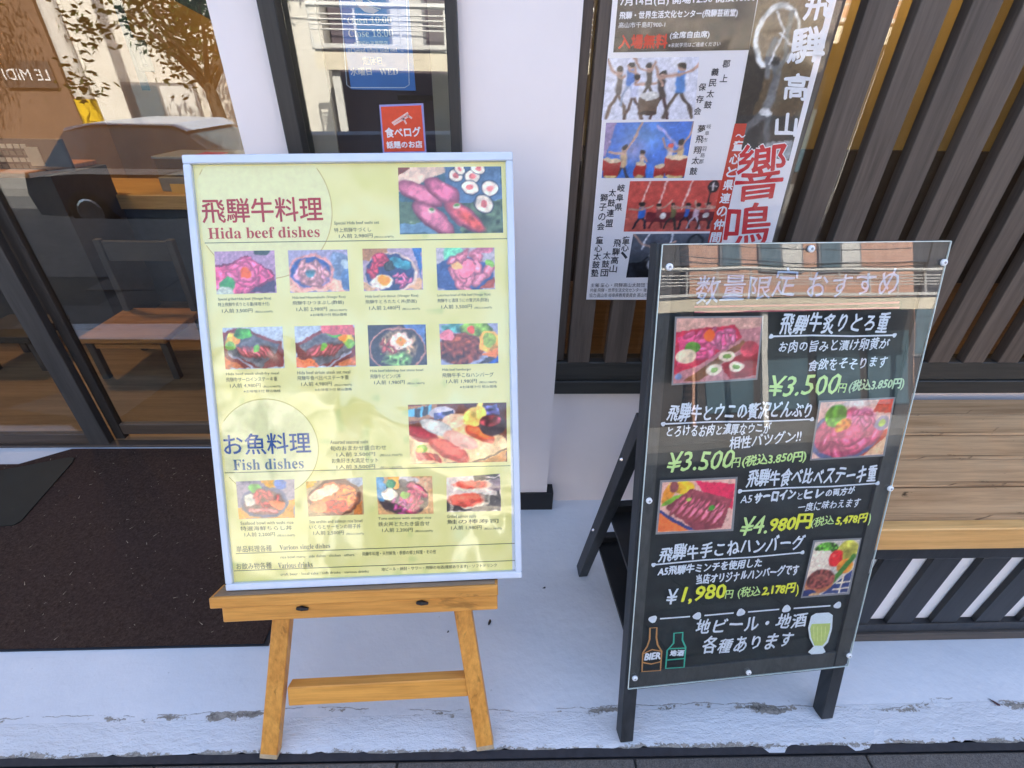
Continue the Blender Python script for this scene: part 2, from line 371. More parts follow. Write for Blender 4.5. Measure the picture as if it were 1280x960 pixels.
# --- ground
m, t, bs, N, L = newmat('paver_stone')
f = noise(t, coords(t), 60, 8, .75); f2 = noise(t, coords(t), 420, 2); oi = N.new('ShaderNodeObjectInfo')
c = mixc(t, .5, ramp(t, f, [(.3, (.05, .042, .038)), (.7, (.13, .112, .10))]), ramp(t, f2, [(.35, (.03, .027, .025)), (.65, (.2, .18, .165))]))
hv = N.new('ShaderNodeHueSaturation'); L.new(c, hv.inputs['Color']); L.new(math_(t, 'MULTIPLY_ADD', oi.outputs['Random'], .3, .85), hv.inputs['Value'])
L.new(hv.outputs[0], bs.inputs['Base Color']); bs.inputs['Roughness'].default_value = .85; bump(t, bs, f2, .6, .0015); M['paver'] = m
M['asphalt'] = plain('asphalt', (.075, .075, .078), .9, .25, 60, bmp=.4)
M['grout'] = plain('grout', (.03, .028, .026), .95, .2, 60)
g = box('ground', -400, 400, -800, 400, -1.2, -.62, M['asphalt']); tag(g, kind='structure')
pv = box('pavement', -30, 30, -2.4, .5215, -.62, -.009, M['grout']); tag(pv, kind='structure')
rows = [(.5215-.302*(k+1), .5215-.302*k) for k in range(3)]
pm = boxm(.594, .296, .012, .003)
for ri, (a, b) in enumerate(rows):
    for k in range(-5, 6):
        o = link('paver', pm, M['paver'] if not pm.materials else None, pv) if False else bpy.data.objects.new('paver', pm)
        if not pm.materials: pm.materials.append(M['paver'])
        if o.name not in COL.objects: COL.objects.link(o)
        o.parent = pv; o.matrix_parent_inverse = Matrix.Identity(4)
        o.location = pv.matrix_basis.inverted() @ Vector((k*.6+.045+(.3 if ri % 2 else 0), (a+b)/2, -.0065+random.uniform(-.0008, .0008)))
o = box('paving_field', -30, 30, -2.39, .5215-.91, -.009, -.004, plain('far_pavers', (.115, .104, .095), .85, .2, 8), pv); o['kind'] = 'stuff'
ks = box('kerb_strip', -30, 30, .5225, .541, -.05, -.0005, plain('tar_strip', (.018, .017, .022), .7, .35, 40, bmp=.5)); tag(ks, kind='structure')
SK = -.0088                                  # the kerb runs slightly askew to the shop front
for o_ in (pv, ks):
    o_.location = Matrix.Rotation(SK, 3, 'Z') @ o_.location; o_.rotation_euler.z = SK
# --- white painted concrete step with peeling paint near its edge
m, t, bs, N, L = newmat('painted_concrete')
tc = N.new('ShaderNodeTexCoord'); sx = N.new('ShaderNodeSeparateXYZ'); L.new(tc.outputs['Object'], sx.inputs[0])
wob = math_(t, 'MULTIPLY_ADD', noise(t, coords(t, (1, 1, 1)), 2.2, 6), .085, -.042)
ysk = math_(t, 'MULTIPLY_ADD', sx.outputs[0], .0088, sx.outputs[1]); yy = math_(t, 'ADD', ysk, wob)
n1 = noise(t, coords(t, (1, 2.2, 1)), 9, 8, .72); n2 = noise(t, coords(t, (1, 1.6, 1)), 26, 6, .7); nn = math_(t, 'MULTIPLY_ADD', n2, .45, math_(t, 'MULTIPLY', n1, .75))
band = math_(t, 'SUBTRACT', 1.0, math_(t, 'MINIMUM', math_(t, 'DIVIDE', math_(t, 'ABSOLUTE', math_(t, 'SUBTRACT', yy, .627)), .020), 1.0))
gate = ramp(t, noise(t, coords(t, (1, .2, 1), loc=(.5, 0, 0)), 4.2, 5), [(.42, (0, 0, 0)), (.66, (1, 1, 1))])
n3 = noise(t, coords(t, (1, 1.3, 1)), 55, 7, .8); jag = math_(t, 'MULTIPLY_ADD', n3, .55, math_(t, 'MULTIPLY', n1, .5))
patch1 = math_(t, 'GREATER_THAN', math_(t, 'ADD', math_(t, 'MULTIPLY', math_(t, 'MULTIPLY', band, gate), .32), jag), .68)
patch1 = math_(t, 'MULTIPLY', patch1, math_(t, 'GREATER_THAN', band, .02))
edgeb = math_(t, 'SUBTRACT', 1.0, math_(t, 'MINIMUM', math_(t, 'DIVIDE', math_(t, 'ABSOLUTE', math_(t, 'SUBTRACT', ysk, .539)), .026), 1.0))
patch2 = math_(t, 'GREATER_THAN', math_(t, 'ADD', math_(t, 'MULTIPLY', edgeb, .26), jag), .74)
low = math_(t, 'LESS_THAN', sx.outputs[1], .625)
patch3 = math_(t, 'MULTIPLY', math_(t, 'MULTIPLY', low, math_(t, 'GREATER_THAN', nn, .775)), 1.0)
crk = math_(t, 'MULTIPLY', math_(t, 'LESS_THAN', math_(t, 'ABSOLUTE', math_(t, 'SUBTRACT', math_(t, 'ADD', yy, math_(t, 'MULTIPLY', n2, .012)), .641)), .0011), math_(t, 'GREATER_THAN', n1, .47))
peel = math_(t, 'MINIMUM', math_(t, 'ADD', math_(t, 'ADD', patch1, patch2), math_(t, 'ADD', patch3, math_(t, 'MULTIPLY', crk, .7))), 1.0)
base = ramp(t, noise(t, coords(t, (1, 2, 1)), 3.2, 6), [(.3, (.60, .62, .655)), (.7, (.67, .685, .715))])
dirt = ramp(t, noise(t, coords(t, (1, 1.6, 1)), 1.7, 7, .7), [(.42, (0, 0, 0)), (.75, (1, 1, 1))])
base = mixc(t, math_(t, 'MULTIPLY', dirt, .30), base, (.50, .50, .52, 1))
scr = noise(t, coords(t, (.5, 7, 1)), 7, 7, .75); base = mixc(t, ramp(t, scr, [(.62, (0, 0, 0)), (.70, (.28, .28, .28))]), base, (.42, .42, .44, 1))
speck = math_(t, 'GREATER_THAN', noise(t, coords(t), 46, 3, .6), .735)
base = mixc(t, math_(t, 'MULTIPLY', speck, .35), base, (.25, .25, .26, 1))
bare = ramp(t, n3, [(.38, (.09, .08, .07)), (.60, (.34, .31, .27))])
L.new(mixc(t, peel, base, bare), bs.inputs['Base Color']); bs.inputs['Roughness'].default_value = .62
rid = math_(t, 'MULTIPLY', low, n1)
h_ = math_(t, 'ADD', math_(t, 'MULTIPLY', peel, -1.2), math_(t, 'MULTIPLY', rid, 3.4)); h_ = math_(t, 'ADD', h_, math_(t, 'MULTIPLY', noise(t, coords(t), 30, 5), .6))
bump(t, bs, h_, .7, .005); M['step'] = m
me = bpy.data.meshes.new('step')
nx, ny = 420, 14; vs, fs = [], []
for j in range(ny):
    for i in range(nx+1):
        x = -2.9+5.6*i/nx; y0_ = .5392+SK*x; y = y0_+(2.35-y0_)*(j/(ny-1))**2.2
        if j == 0: y += .0015*math.sin(x*7)+.0012*math.sin(x*31+1)+random.choice((0, 0, 0, 1))*random.uniform(-.001, .0045)+(-.012 if abs(x-.95) < .03 or abs(x-.72) < .02 else 0)
        vs.append((x, y, .0012 if j else .0002))
for j in range(ny-1):
    for i in range(nx): a = j*(nx+1)+i; fs.append((a, a+1, a+nx+2, a+nx+1))
me.from_pydata(vs, [], fs); st = link('concrete_step', me, M['step']); tag(st, kind='structure')
box('step_base', -2.9, 2.7, .569, 2.34, -.3, -.0008, M['grout'], st)

# --- litter: dead leaves and chips (tiny)
litter = []
def chip(px, col, L_, W_, a, label):
    p = onZ(*px, .0025); bm = bmesh.new(); k = 7
    vv = [bm.verts.new((math.cos(t)*L_*(1+.25*math.sin(2.3*t)), math.sin(t)*W_, .001+.0018*math.sin(t*2))) for t in np.linspace(0, 2*math.pi, k+1)[:-1]]
    top = bm.verts.new((0, 0, .004))
    for i in range(k): bm.faces.new((vv[i], vv[(i+1) % k], top))
    me = bpy.data.meshes.new('chip'); bm.to_mesh(me); bm.free()
    o = link('leaf_scrap', me, ink(col)); o.location = p; o.rotation_euler = (0, 0, a); return tag(o, label, 'leaf scrap', 'scraps lying on the white step')
chip((1243, 878), (70, 45, 50), .013, .004, -.9, 'dark reddish scrap on the bright step in front of the bench')
chip((612, 778), (45, 42, 40), .010, .0045, 1.2, 'small dark scrap just right of the easel ledge end')
chip((680, 735), (60, 58, 62), .006, .003, .3, 'tiny grey scrap on the step between easel and blackboard')
chip((1150, 790), (150, 105, 70), .012, .007, .8, 'light brown leaf scrap at the foot of the bench')
chip((560, 726+64), (80, 78, 85), .004, .003, .8, 'tiny grey scrap on the step under the easel ledge')

# --- shop building
shop = thing('shop_building', 'white plastered restaurant front with dark timber windows and sliding doors', 'building')
def wallbox(*a, **k): return box('wall', *a, M['wall'], shop, **k)
TOP = 6.8
wallbox(-.636, -.517, YP, 1.62, .0, TOP)                # left pilaster between door and narrow window
wallbox(-.086, .196, YP, 1.62, .092, TOP)               # right pilaster
pl = box('plinth', -.086, .222, YP-.006, 1.60, .0005, .092, M['black'], shop)
wallbox(.196, RX1, YW, 1.62, 0, .5375)                  # wall under the big window
wallbox(-.517, -.086, YP, 1.62, 0, .60)
wallbox(.196, RX1, YW, 1.62, 2.25, TOP)
wallbox(-.517, -.086, YP, 1.62, 2.2, TOP)
wallbox(RX0, -.636, YP+.05, 1.62, 2.25, TOP)
wallbox(RX0-6, RX0, YP, 1.62, 0, TOP); wallbox(RX1, RX1+6, YW, 1.62, 0, TOP)
box('roof', RX0-6, RX1+6, 1.35, 9, TOP, TOP+.2, M['int_dark'], shop)
# interior shell
box('interior_wall', RX0, -.56, 6.0, 6.1, 0, 2.9, M['int_wall'], shop); box('interior_wall', -.5, RX1, 4.0, 4.1, 0, 2.9, plain('olive_plaster', (.38, .29, .11), .8, .1, 4), shop); box('dado', -.5, RX1, 3.93, 3.999, .012, 1.05, M['int_dark'], shop)
box('interior_wall', RX0-.1, RX0, 1.62, 6.1, 0, 2.9, M['int_wall'], shop); box('interior_wall', RX1, RX1+.1, 1.62, 6.1, 0, 2.9, M['int_wall'], shop)
box('interior_wall', -.56, -.5, 1.625, 6.1, 0, 2.9, M['int_wall'], shop)
box('ceiling', RX0-.1, RX1+.1, 1.62, 6.1, 2.9, 3.0, M['int_dark'], shop)
flo = box('interior_floor', RX0, RX1, 1.80, 6.0, -.3, .012, M['int_wood']); tag(flo, kind='structure')

# --- sliding doors
door = bpy.data.objects.new('sliding_door', None); COL.objects.link(door); door.parent = shop
DF = M['dark_frame']
DFg = wood('door_stile', (.03, .027, .026), (.06, .055, .052), 'Z', .5, rnd=.1)
DFb = wood('door_rail', (.045, .03, .022), (.10, .07, .05), 'X', .5, rnd=.1)
box('stile', -1.862, -1.775, YD-.018, YD+.018, .005, 2.25, DFg, door, .002)
box('stile', -1.774, -1.731, YD+.022, YD+.052, .005, 2.25, DF, door, .002)  # darker strip stands in for the shadow gap beside the front stile
box('bottom_rail', -4.1, -1.863, YD-.014, YD+.014, .012, .066, DFb, door, .002)
box('bottom_rail', -1.730, -.70, YD+.024, YD+.05, .035, .092, DFb, door, .002)
box('threshold', -4.2, -.637, YD-.03, YD+.06, .0015, .011, DFb, door, .002)
box('pane', -4.1, -1.863, YD-.002, YD+.002, .067, 2.25, M['pane'], door)
box('pane', -1.730, -.70, YD+.036, YD+.040, .093, 2.25, M['pane'], door)
box('stile', -.699, -.64, YD+.02, YD+.055, .012, 2.25, DF, door, .002)

# --- narrow window
win = bpy.data.objects.new('narrow_window', None); COL.objects.link(win); win.parent = shop
for nm, a in (('frame', (-.5165, -.479, 1.330, 1.42, .60, 2.2)), ('frame', (-.112, -.0865, 1.330, 1.42, .60, 2.2)), ('frame', (-.479, -.112, 1.34, 1.42, .601, .65))):
    box(nm, *a, DF, win, .002)
box('pane', -.4785, -.1125, 1.372, 1.376, .651, 2.2, M['pane'], win)

# --- big window with upright slats in front of the glass
big = bpy.data.objects.new('slatted_window', None); COL.objects.link(big); big.parent = shop
YS, YG = 1.383, 1.418
box('sill', .1975, RX1-.002, 1.378, 1.45, .5385, .589, M['dark_frame_x'], big, .002)
box('frame', .1975, RX1-.002, YS+.002, 1.45, .5915, .660, M['dark_frame_x'], big, .002)
box('frame', .1975, .226, YS+.016, 1.45, .661, 2.249, M['slat'], big, .002)
box('pane', .2265, RX1-.01, YG, YG+.004, .6605, 2.25, M['pane'], big)
sm = boxm(.0715, .034, 1.588, .0015); sm.materials.append(M['slat'])
for k in range(-6, 26):
    x = .984 + (k*.1225 if k > 0 else k*.1245)
    o = bpy.data.objects.new('slat', sm); COL.objects.link(o); o.parent = big; o.location = (x+.0358, YS+.017, .6605+.794)

# =================================================================== BENCH
bench = thing('wooden_bench', 'weathered wooden plank bench with black slatted front beside the blackboard', 'bench', (1.9, .79, 0))
BX0, BX1 = .93, 3.1
ys = [.812, .900, 1.005, 1.125, 1.245, 1.3585]; zt = .522
ed = [onZ(1200, v, zt).y for v in (648.5, 607, 588, 573, 543, 517.8, 498)]
ed = [ed[0], ed[1], ed[3], ed[4], ed[5], ed[6]]
for k in range(5):
    o = box('plank', BX0, BX1, ed[k]+.0016, ed[k+1]-.0016, zt-.03, zt-random.uniform(0, .003), M['plank'], bench, .0035)
box('front_plank', BX0, BX1, .789, ed[0]-.001, .4435, zt-.001, M['plank_new'], bench, .003)
box('rail', BX0+.02, BX1-.02, YB, YB+.03, .381, .443, M['black_slat'], bench, .001)
box('rail', BX0+.02, BX1-.02, YB-.003, YB+.035, .040, .080, M['black_slat'], bench, .001)
box('skirting', BX0, BX1, YB-.010, YB+.04, .0015, .039, wood('skirting', (.05, .04, .035), (.11, .09, .075), 'X', .7), bench, .002)
box('backing', BX0+.02, BX1-.02, YB+.0165, YB+.04, .0805, .3805, plain('bench_white', (.85, .83, .83), .5, .03), bench)
bm_ = boxm(.079, .015, .300, .001); bm_.materials.append(M['black_slat'])
for k in range(-2, 14):
    if .96 + 0 > 2.9: break
    x0 = 1.178 + .1383*k
    if x0 < BX0+.02 or x0 > BX1-.1: continue
    o = bpy.data.objects.new('slat', bm_); COL.objects.link(o); o.parent = bench; o.location = bench.matrix_basis.inverted() @ Vector((x0+.0395, YB+.0078, .2305))
for sx_ in (BX0+.05, BX1-.05):
    box('end_panel', sx_-.03, sx_+.0, .86, 1.33, .0015, .49, M['black_slat'], bench, .002)

# =================================================================== MAT
m, t, bs, N, L = newmat('mat_pile')
f = noise(t, coords(t), 130, 6, .8); f2 = noise(t, coords(t), 4, 4); f3 = noise(t, coords(t), 900, 1)
c = ramp(t, f, [(.35, (.026, .015, .012)), (.6, (.078, .049, .037)), (.75, (.15, .10, .075))])
c = mixc(t, ramp(t, f2, [(.4, (0, 0, 0)), (.7, (.5, .5, .5))]), c, (.055, .034, .030, 1))
L.new(mixc(t, math_(t, 'GREATER_THAN', f3, .79), c, (.12, .11, .09, 1)), bs.inputs['Base Color']); bs.inputs['Roughness'].default_value = .95; bs.inputs['Specular IOR Level'].default_value = .1
bump(t, bs, f, 1, .006)
matt = thing('door_mat', 'large dark brown doormat in front of the sliding doors', 'doormat', (-1.4, 1.28, 0))
def matshape(z0, z1, g):
    P = [(-2.06-1.2, .816), (-.686, .820), (-.686, 1.738), (-1.92, 1.743), (-2.075, 1.640), (-3.3, 1.635)]
    P[0] = (-3.3, .812); c0 = Vector((-1.9, 1.25)); P = [((x-c0.x)*(1-g)+c0.x, (y-c0.y)*(1-g)+c0.y) for x, y in P]
    bm = bmesh.new(); lo = [bm.verts.new((x+1.4, y-1.28, z0)) for x, y in P]; hi = [bm.verts.new((x+1.4, y-1.28, z1)) for x, y in P]
    bm.faces.new(hi); bm.faces.new(lo[::-1])
    for i in range(6): bm.faces.new((lo[i], lo[(i+1) % 6], hi[(i+1) % 6], hi[i]))
    bmesh.ops.recalc_face_normals(bm, faces=bm.faces); me = bpy.data.meshes.new('mat'); bm.to_mesh(me); bm.free(); return me
link('rubber_edge', matshape(.0015, .0065, 0), plain('rubber', (.006, .010, .016), .5, .1), matt)
link('pile', matshape(.0068, .0115, .012), m, matt)
vs, fs = [], []
for k in range(260):
    x, y = random.uniform(-2.2, -.7), random.uniform(.84, 1.72); a = random.random()*3.14; l_ = random.uniform(.001, .0045) if random.random() < .8 else random.uniform(.006, .011); o = len(vs); wd = .0007+l_*.06
    dx, dy = math.cos(a)*l_, math.sin(a)*l_; z = .0135
    vs += [(x+1.4-dx-wd*dy/l_, y-1.28-dy+wd*dx/l_, z), (x+1.4-dx+wd*dy/l_, y-1.28-dy-wd*dx/l_, z), (x+1.4+dx, y-1.28+dy, z+.001)]; fs.append((o, o+1, o+2))
me = bpy.data.meshes.new('lint'); me.from_pydata(vs, [], fs); o = link('lint', me, ink((165, 150, 130)), matt); o['kind'] = 'stuff'
# black sheet lying on the mat
P = [(-.30, .44), (-.0, .235), (-.075, -.01), (-.085, -.155), (-.12, -.165), (-.7, -.17), (-.7, .35)]
P = [onZ(0-130, 560, .016), onZ(30, 568, .016), onZ(92, 572, .016), onZ(88, 579, .016), onZ(26, 651, .016), onZ(16, 656, .016), onZ(-130, 660, .016)]
P = [onZ(-130, 604, .016), onZ(0, 588, .016), onZ(86, 571.5, .016), onZ(93, 572, .016), onZ(90, 578, .016), onZ(26, 651, .016), onZ(17, 656, .016), onZ(-130, 664, .016)]
bm = bmesh.new(); hi = [bm.verts.new(p) for p in P]; lo = [bm.verts.new(p-Vector((0, 0, .0035))) for p in P]; n_ = len(P)
bm.faces.new(hi); bm.faces.new(lo[::-1])
for i in range(n_): bm.faces.new((lo[i], lo[(i+1) % n_], hi[(i+1) % n_], hi[i]))
bmesh.ops.recalc_face_normals(bm, faces=bm.faces); me = bpy.data.meshes.new('sheet'); bm.to_mesh(me); bm.free()
tag(link('rubber_sheet', me, plain('sheet_black', (.010, .013, .012), .55, .15, 10, spec=.3)), 'flat black rubber sheet lying on the left part of the doormat', 'rubber sheet')

# =================================================================== EASEL + MENU BOARD
def lean_axes(lean, yaw, roll):
    X, U = Vector((1, 0, 0)), Vector((0, math.sin(lean), math.cos(lean)))
    c, s = math.cos(roll), math.sin(roll); X, U = c*X+s*U, -s*X+c*U; Z = Matrix.Rotation(yaw, 3, 'Z')
    X, U = Z @ X, Z @ U; Nn = U.cross(X) if U.cross(X).y < 0 else X.cross(U)
    return X, U, Nn
MX, MU, MN = lean_axes(.4422, .0119, .0208); MB = Vector((-.2807, .7109, .4529)); MW, MH = .6811, .9535
def Lm(x, y, z=0): return MB + MX*x + MU*y + MN*z
easel = thing('display_easel', 'varnished pine easel with splayed legs carrying the yellow menu board', 'easel', (-.28, .53, 0))
def obar(name, a, b, w_, t_, m, par, o, n=None, bevel=.0015):
    inv = par.matrix_basis.inverted(); ob = beam(name, a, b, w_, t_, m, None, bevel, n); ob.data.transform(inv); ob.parent = par; return ob
def lbox(name, x0, x1, y0, y1, z0, z1, m, par, ax, b=.0015):
    B_, X_, U_, N_ = ax; me = boxm(x1-x0, y1-y0, z1-z0, b, ((x0+x1)/2, (y0+y1)/2, (z0+z1)/2))
    Mt = Matrix((X_, U_, N_)).transposed().to_4x4(); Mt.translation = B_
    me.transform(par.matrix_basis.inverted() @ Mt); return link(name, me, m, par)
AX = (MB, MX, MU, MN)
lt, lb = Lm(-.10, .60, -.045), None
def ground_pt(x, z):   # foot of a leg in the easel's leg plane at ground level
    p = Lm(x, 0, z); return p - MU*(p.z-.002)/MU.z
fl, frr = ground_pt(-.303, -.045), ground_pt(.258-.019, -.045)
legL = obar('front_leg', fl, Lm(-.100, .76, -.045), .042, .028, M['easel'], easel, None, MN)
legR = obar('front_leg', frr, Lm(.095, .76, -.045), .042, .028, M['easel'], easel, None, MN)
for f0, leg_ in ((fl, legL), (frr, legR)):
    tp = Lm(-.100 if f0 is fl else .095, .76, -.045); d_ = (tp-f0).normalized(); obar('foot_tip', f0-d_*.0005, f0+d_*.013, .0432, .0292, M['easel_foot'], easel, None, MN)
obar('rear_leg', Lm(0, .72, -.09), Vector((-.28, 1.335, .002)), .04, .022, M['easel'], easel, None, MN)
lbox('head_block', -.13, .13, .74, .79, -.075, -.03, M['easel_x'], easel, AX)
lbox('ledge', -.368, .283, -.030, -.004, -.030, .030, M['easel_x'], easel, AX, .002)
lbox('ledge_cap', -.360, .276, -.004, -.002, -.024, .024, M['ledge_top'], easel, AX, .0005)
lbox('apron', -.352, .281, -.075, -.031, -.030, .012, M['easel_x'], easel, AX, .002)
lbox('crossbar', -.244, .200, -.335, -.285, -.068, -.036, M['easel_x'], easel, AX, .002)
for x in (-.17, .105):
    o = mesh_of(lambda bm: tube(bm, [Lm(x-.012, -.048, .0125), Lm(x, -.046, .017), Lm(x+.014, -.050, .0135)], [.004, .006, .003], 6))
    o.transform(easel.matrix_basis.inverted()); link('wing_screw', o, M['black'], easel)
menu = thing('menu_board', 'pale framed menu board of beef and fish dishes standing on the easel ledge', 'menu board', tuple(MB))
FWd = .0135
for nm, a in (('frame', (-MW/2, MW/2, MH-.018, MH, -.012, .010)), ('frame', (-MW/2, MW/2, 0, .016, -.012, .010)), ('frame', (-MW/2, -MW/2+.0155, .0162, MH-.0182, -.012, .0098)), ('frame', (MW/2-.0155, MW/2, .0162, MH-.0182, -.012, .0098))):
    lbox(nm, *a, M['alu'], menu, AX, .002)
lbox('backboard', -MW/2+.0157, MW/2-.0157, .0164, MH-.0184, -.010, -.001, M['white'], menu, AX, 0)
ms = Surf(MB, MX, MU, MN, menu, -.0006, .00022)
PAP = (255, 240, 156)
cv = Cv(120, 160, PAP)
for k in range(5): cv.a += (cv.vn(6+k*5)-.5)[..., None]*np.array((7, 6, 14))
gq = np.clip((cv.vn(22)-.80)*8, 0, 1)*np.clip((cv.vn(5)-.45)*4, 0, 1); cv.blend(gq*.35, (190, 205, 110))
cv.put(ms, 'paper', [(240, 203.5), (633.5, 196), (640.5, 716.5), (291.5, 728.5)], 0, 1.0)
def ring(s, cx, cy, r, c, cin, clip, w_=1.2):
    q = s.lo(cx, cy); rl = np.linalg.norm(s.lo(cx+r, cy)-q); wl = w_*rl/r
    x0, x1, y0, y1 = clip; V, F = [], []; pts = []
    for tt in np.linspace(0, 2*math.pi, 73):
        d = np.array((math.cos(tt), math.sin(tt))); p = q+d*rl
        pts.append((min(max(p[0], x0), x1), min(max(p[1], y0), y1)))
        V += [tuple(p-d*wl/2), tuple(p+d*wl/2)]
        if len(pts) > 1 and all(x0 < V[-j][0] < x1 and y0 < V[-j][1] < y1 for j in (1, 2, 3, 4)): n = len(V); F.append((n-4, n-3, n-1, n-2))
    s.mesh('circle_fill', pts[:-1], [tuple(range(72))], ink(cin), .4); s.mesh('circle_line', V, F, ink(c), .8)
ring(ms, 329, 262, 86, (222, 196, 118), (254, 241, 172), (-.319, .32, .02, .933))
ring(ms, 335, 560, 63, (206, 190, 100), (253, 240, 174), (-.319, .32, .02, .933))
text(ms, '飛騨牛料理', 254, 279, 404, 276, 30, (186, 48, 36), 3, .012)
text(ms, 'Hida beef dishes', 261, 299, 400, 296.5, 14, (198, 72, 50), 3, serif=True)
text(ms, 'お魚料理', 281, 569, 389, 566, 26, (52, 88, 150), 3, .012)
text(ms, 'Fish dishes', 292, 588, 380, 585.5, 13.5, (84, 112, 138), 3, serif=True)
LC = (110, 105, 70)
for a, b in (((256, 303.8), (634, 298.4)), ((281, 591), (638, 582)), ((295, 692), (643.5, 679)), ((293, 713.5), (643.5, 700.5))): stroke(ms, [a, b], .9, LC, 2.5, name='rule_line')
acc = ([], []); TC = (78, 76, 58)
def cap(x, y, rows_, w_=66, sl=-.02):
    for i, (tx, dx, ww, hh, dy) in enumerate(rows_):
        text(ms, tx, x+dx, y+dy-sl*0, x+dx+ww, y+dy+sl*ww, hh, TC, 3, acc=acc)
cap(418, 282, [('Special Hida beef sushi set', 0, 56, 5, 0), ('特上飛騨牛づくし', 0, 46, 5.5, 8.5), ('1人前 2,980円', 6, 42, 5.5, 16), ('(税込3,278円)', 50, 24, 3, 16)])
J = [('Special grilled Hida beef. (Vinegar Rice)', '特上飛騨牛炙りとろ重(味噌汁付)', '1人前 3,500円'), ('Hida beef Hitsumabushi. (Vinegar Rice)', '飛騨牛ひつまぶし(酢飯)', '1人前 2,980円'),
     ('Hida beef ure donut. (Vinegar Rice)', '飛騨牛とろたたく丼(酢飯)', '1人前 2,480円'), ('Luxurious bowl of Hida beef (Vinegar Rice)', '飛騨牛と濃厚うにの贅沢丼(酢飯)', '1人前 3,500円'),
     ('Hida beef steak shell-fry meal', '飛騨牛サーロインステーキ重', '1人前 4,980円'), ('Hida beef sirloin steak set meal', '飛騨牛食べ比べステーキ重', '1人前 4,980円'),
     ('Hida beef bibimbap hot stone bowl', '飛騨牛ビビンバ丼', '1人前 1,980円'), ('Hida beef hamburger', '飛騨牛手こねハンバーグ', '1人前 1,980円'),
     ('Seafood bowl with sushi rice', '特選海鮮ちらし丼', '1人前 2,200円'), ('Sea urchin and salmon roe bowl', 'いくらとサーモンの親子丼', '1人前 2,500円'),
     ('Tuna sashimi with vinegar rice', '鉄火丼とたたき盛合せ', '1人前 2,200円'), ('Grilled salmon sushi', '鮭の棒寿司', '1人前 1,980円')]
for k, (x, y) in enumerate([(273, 376.5), (366, 374.5), (457, 373), (547, 371.5), (283, 470), (372, 468), (463, 466), (553, 464.5), (301, 656), (387, 654), (473, 650.5), (559, 647.5)]):
    e, j, p = J[k]
    cap(x, y, [(e, 0, 66 if k not in (7, 11) else 36, 4, 0), (j, 0, 64 if k != 6 else 38, 5.5, 7.5), (p, 5, 38, 5.5, 15), ('(税込%s円)' % p[4:9], 46, 22, 3, 15)])
    if k in (1, 4, 5, 7): cap(x, y, [('※お味噌汁付 税込価格', 22, 46, 3.5, 21)])
cap(413, 555, [('Assorted seasonal sushi', 0, 47, 4.5, 0), ('旬のおまかせ盛合わせ', 0, 70, 6, 8.5), ('1人前 2,500円', 8, 48, 5.5, 16), ('(税込2,750円)', 62, 28, 3.6, 16), ('お魚好き大満足セット', 2, 58, 6, 24), ('1人前 3,500円', 8, 48, 5.5, 31.5), ('(税込3,850円)', 62, 28, 3.6, 31.5)])
cap(351, 698, [('rice bowl menu · side dishes · chicken · others', 0, 92, 3.2, 0)], sl=-.035); cap(453, 695, [('飛騨牛料理・天然鮮魚・季節の郷土料理・その他', 0, 92, 5, 0)], sl=-.035)
cap(351, 719.5, [('craft beer · local sake · soft drinks · various drinks', 0, 110, 3.2, 0)], sl=-.037); cap(477, 714.5, [('地ビール・焼酎・サワー・飛騨の地酒(種類あります)・ソフトドリンク', 0, 144, 5, 0)], sl=-.038)
flush(ms, acc, TC)
text(ms, '単品料理各種', 296, 690.5, 340, 689, 8, (110, 108, 84), 3); text(ms, 'Various single dishes', 350, 689, 413, 686.5, 7.5, (120, 120, 92), 3, serif=True)
text(ms, 'お飲み物各種', 296, 712, 340, 710.5, 8, (110, 108, 84), 3); text(ms, 'Various drinks', 348, 710.5, 391, 709, 7, (120, 120, 92), 3, serif=True)
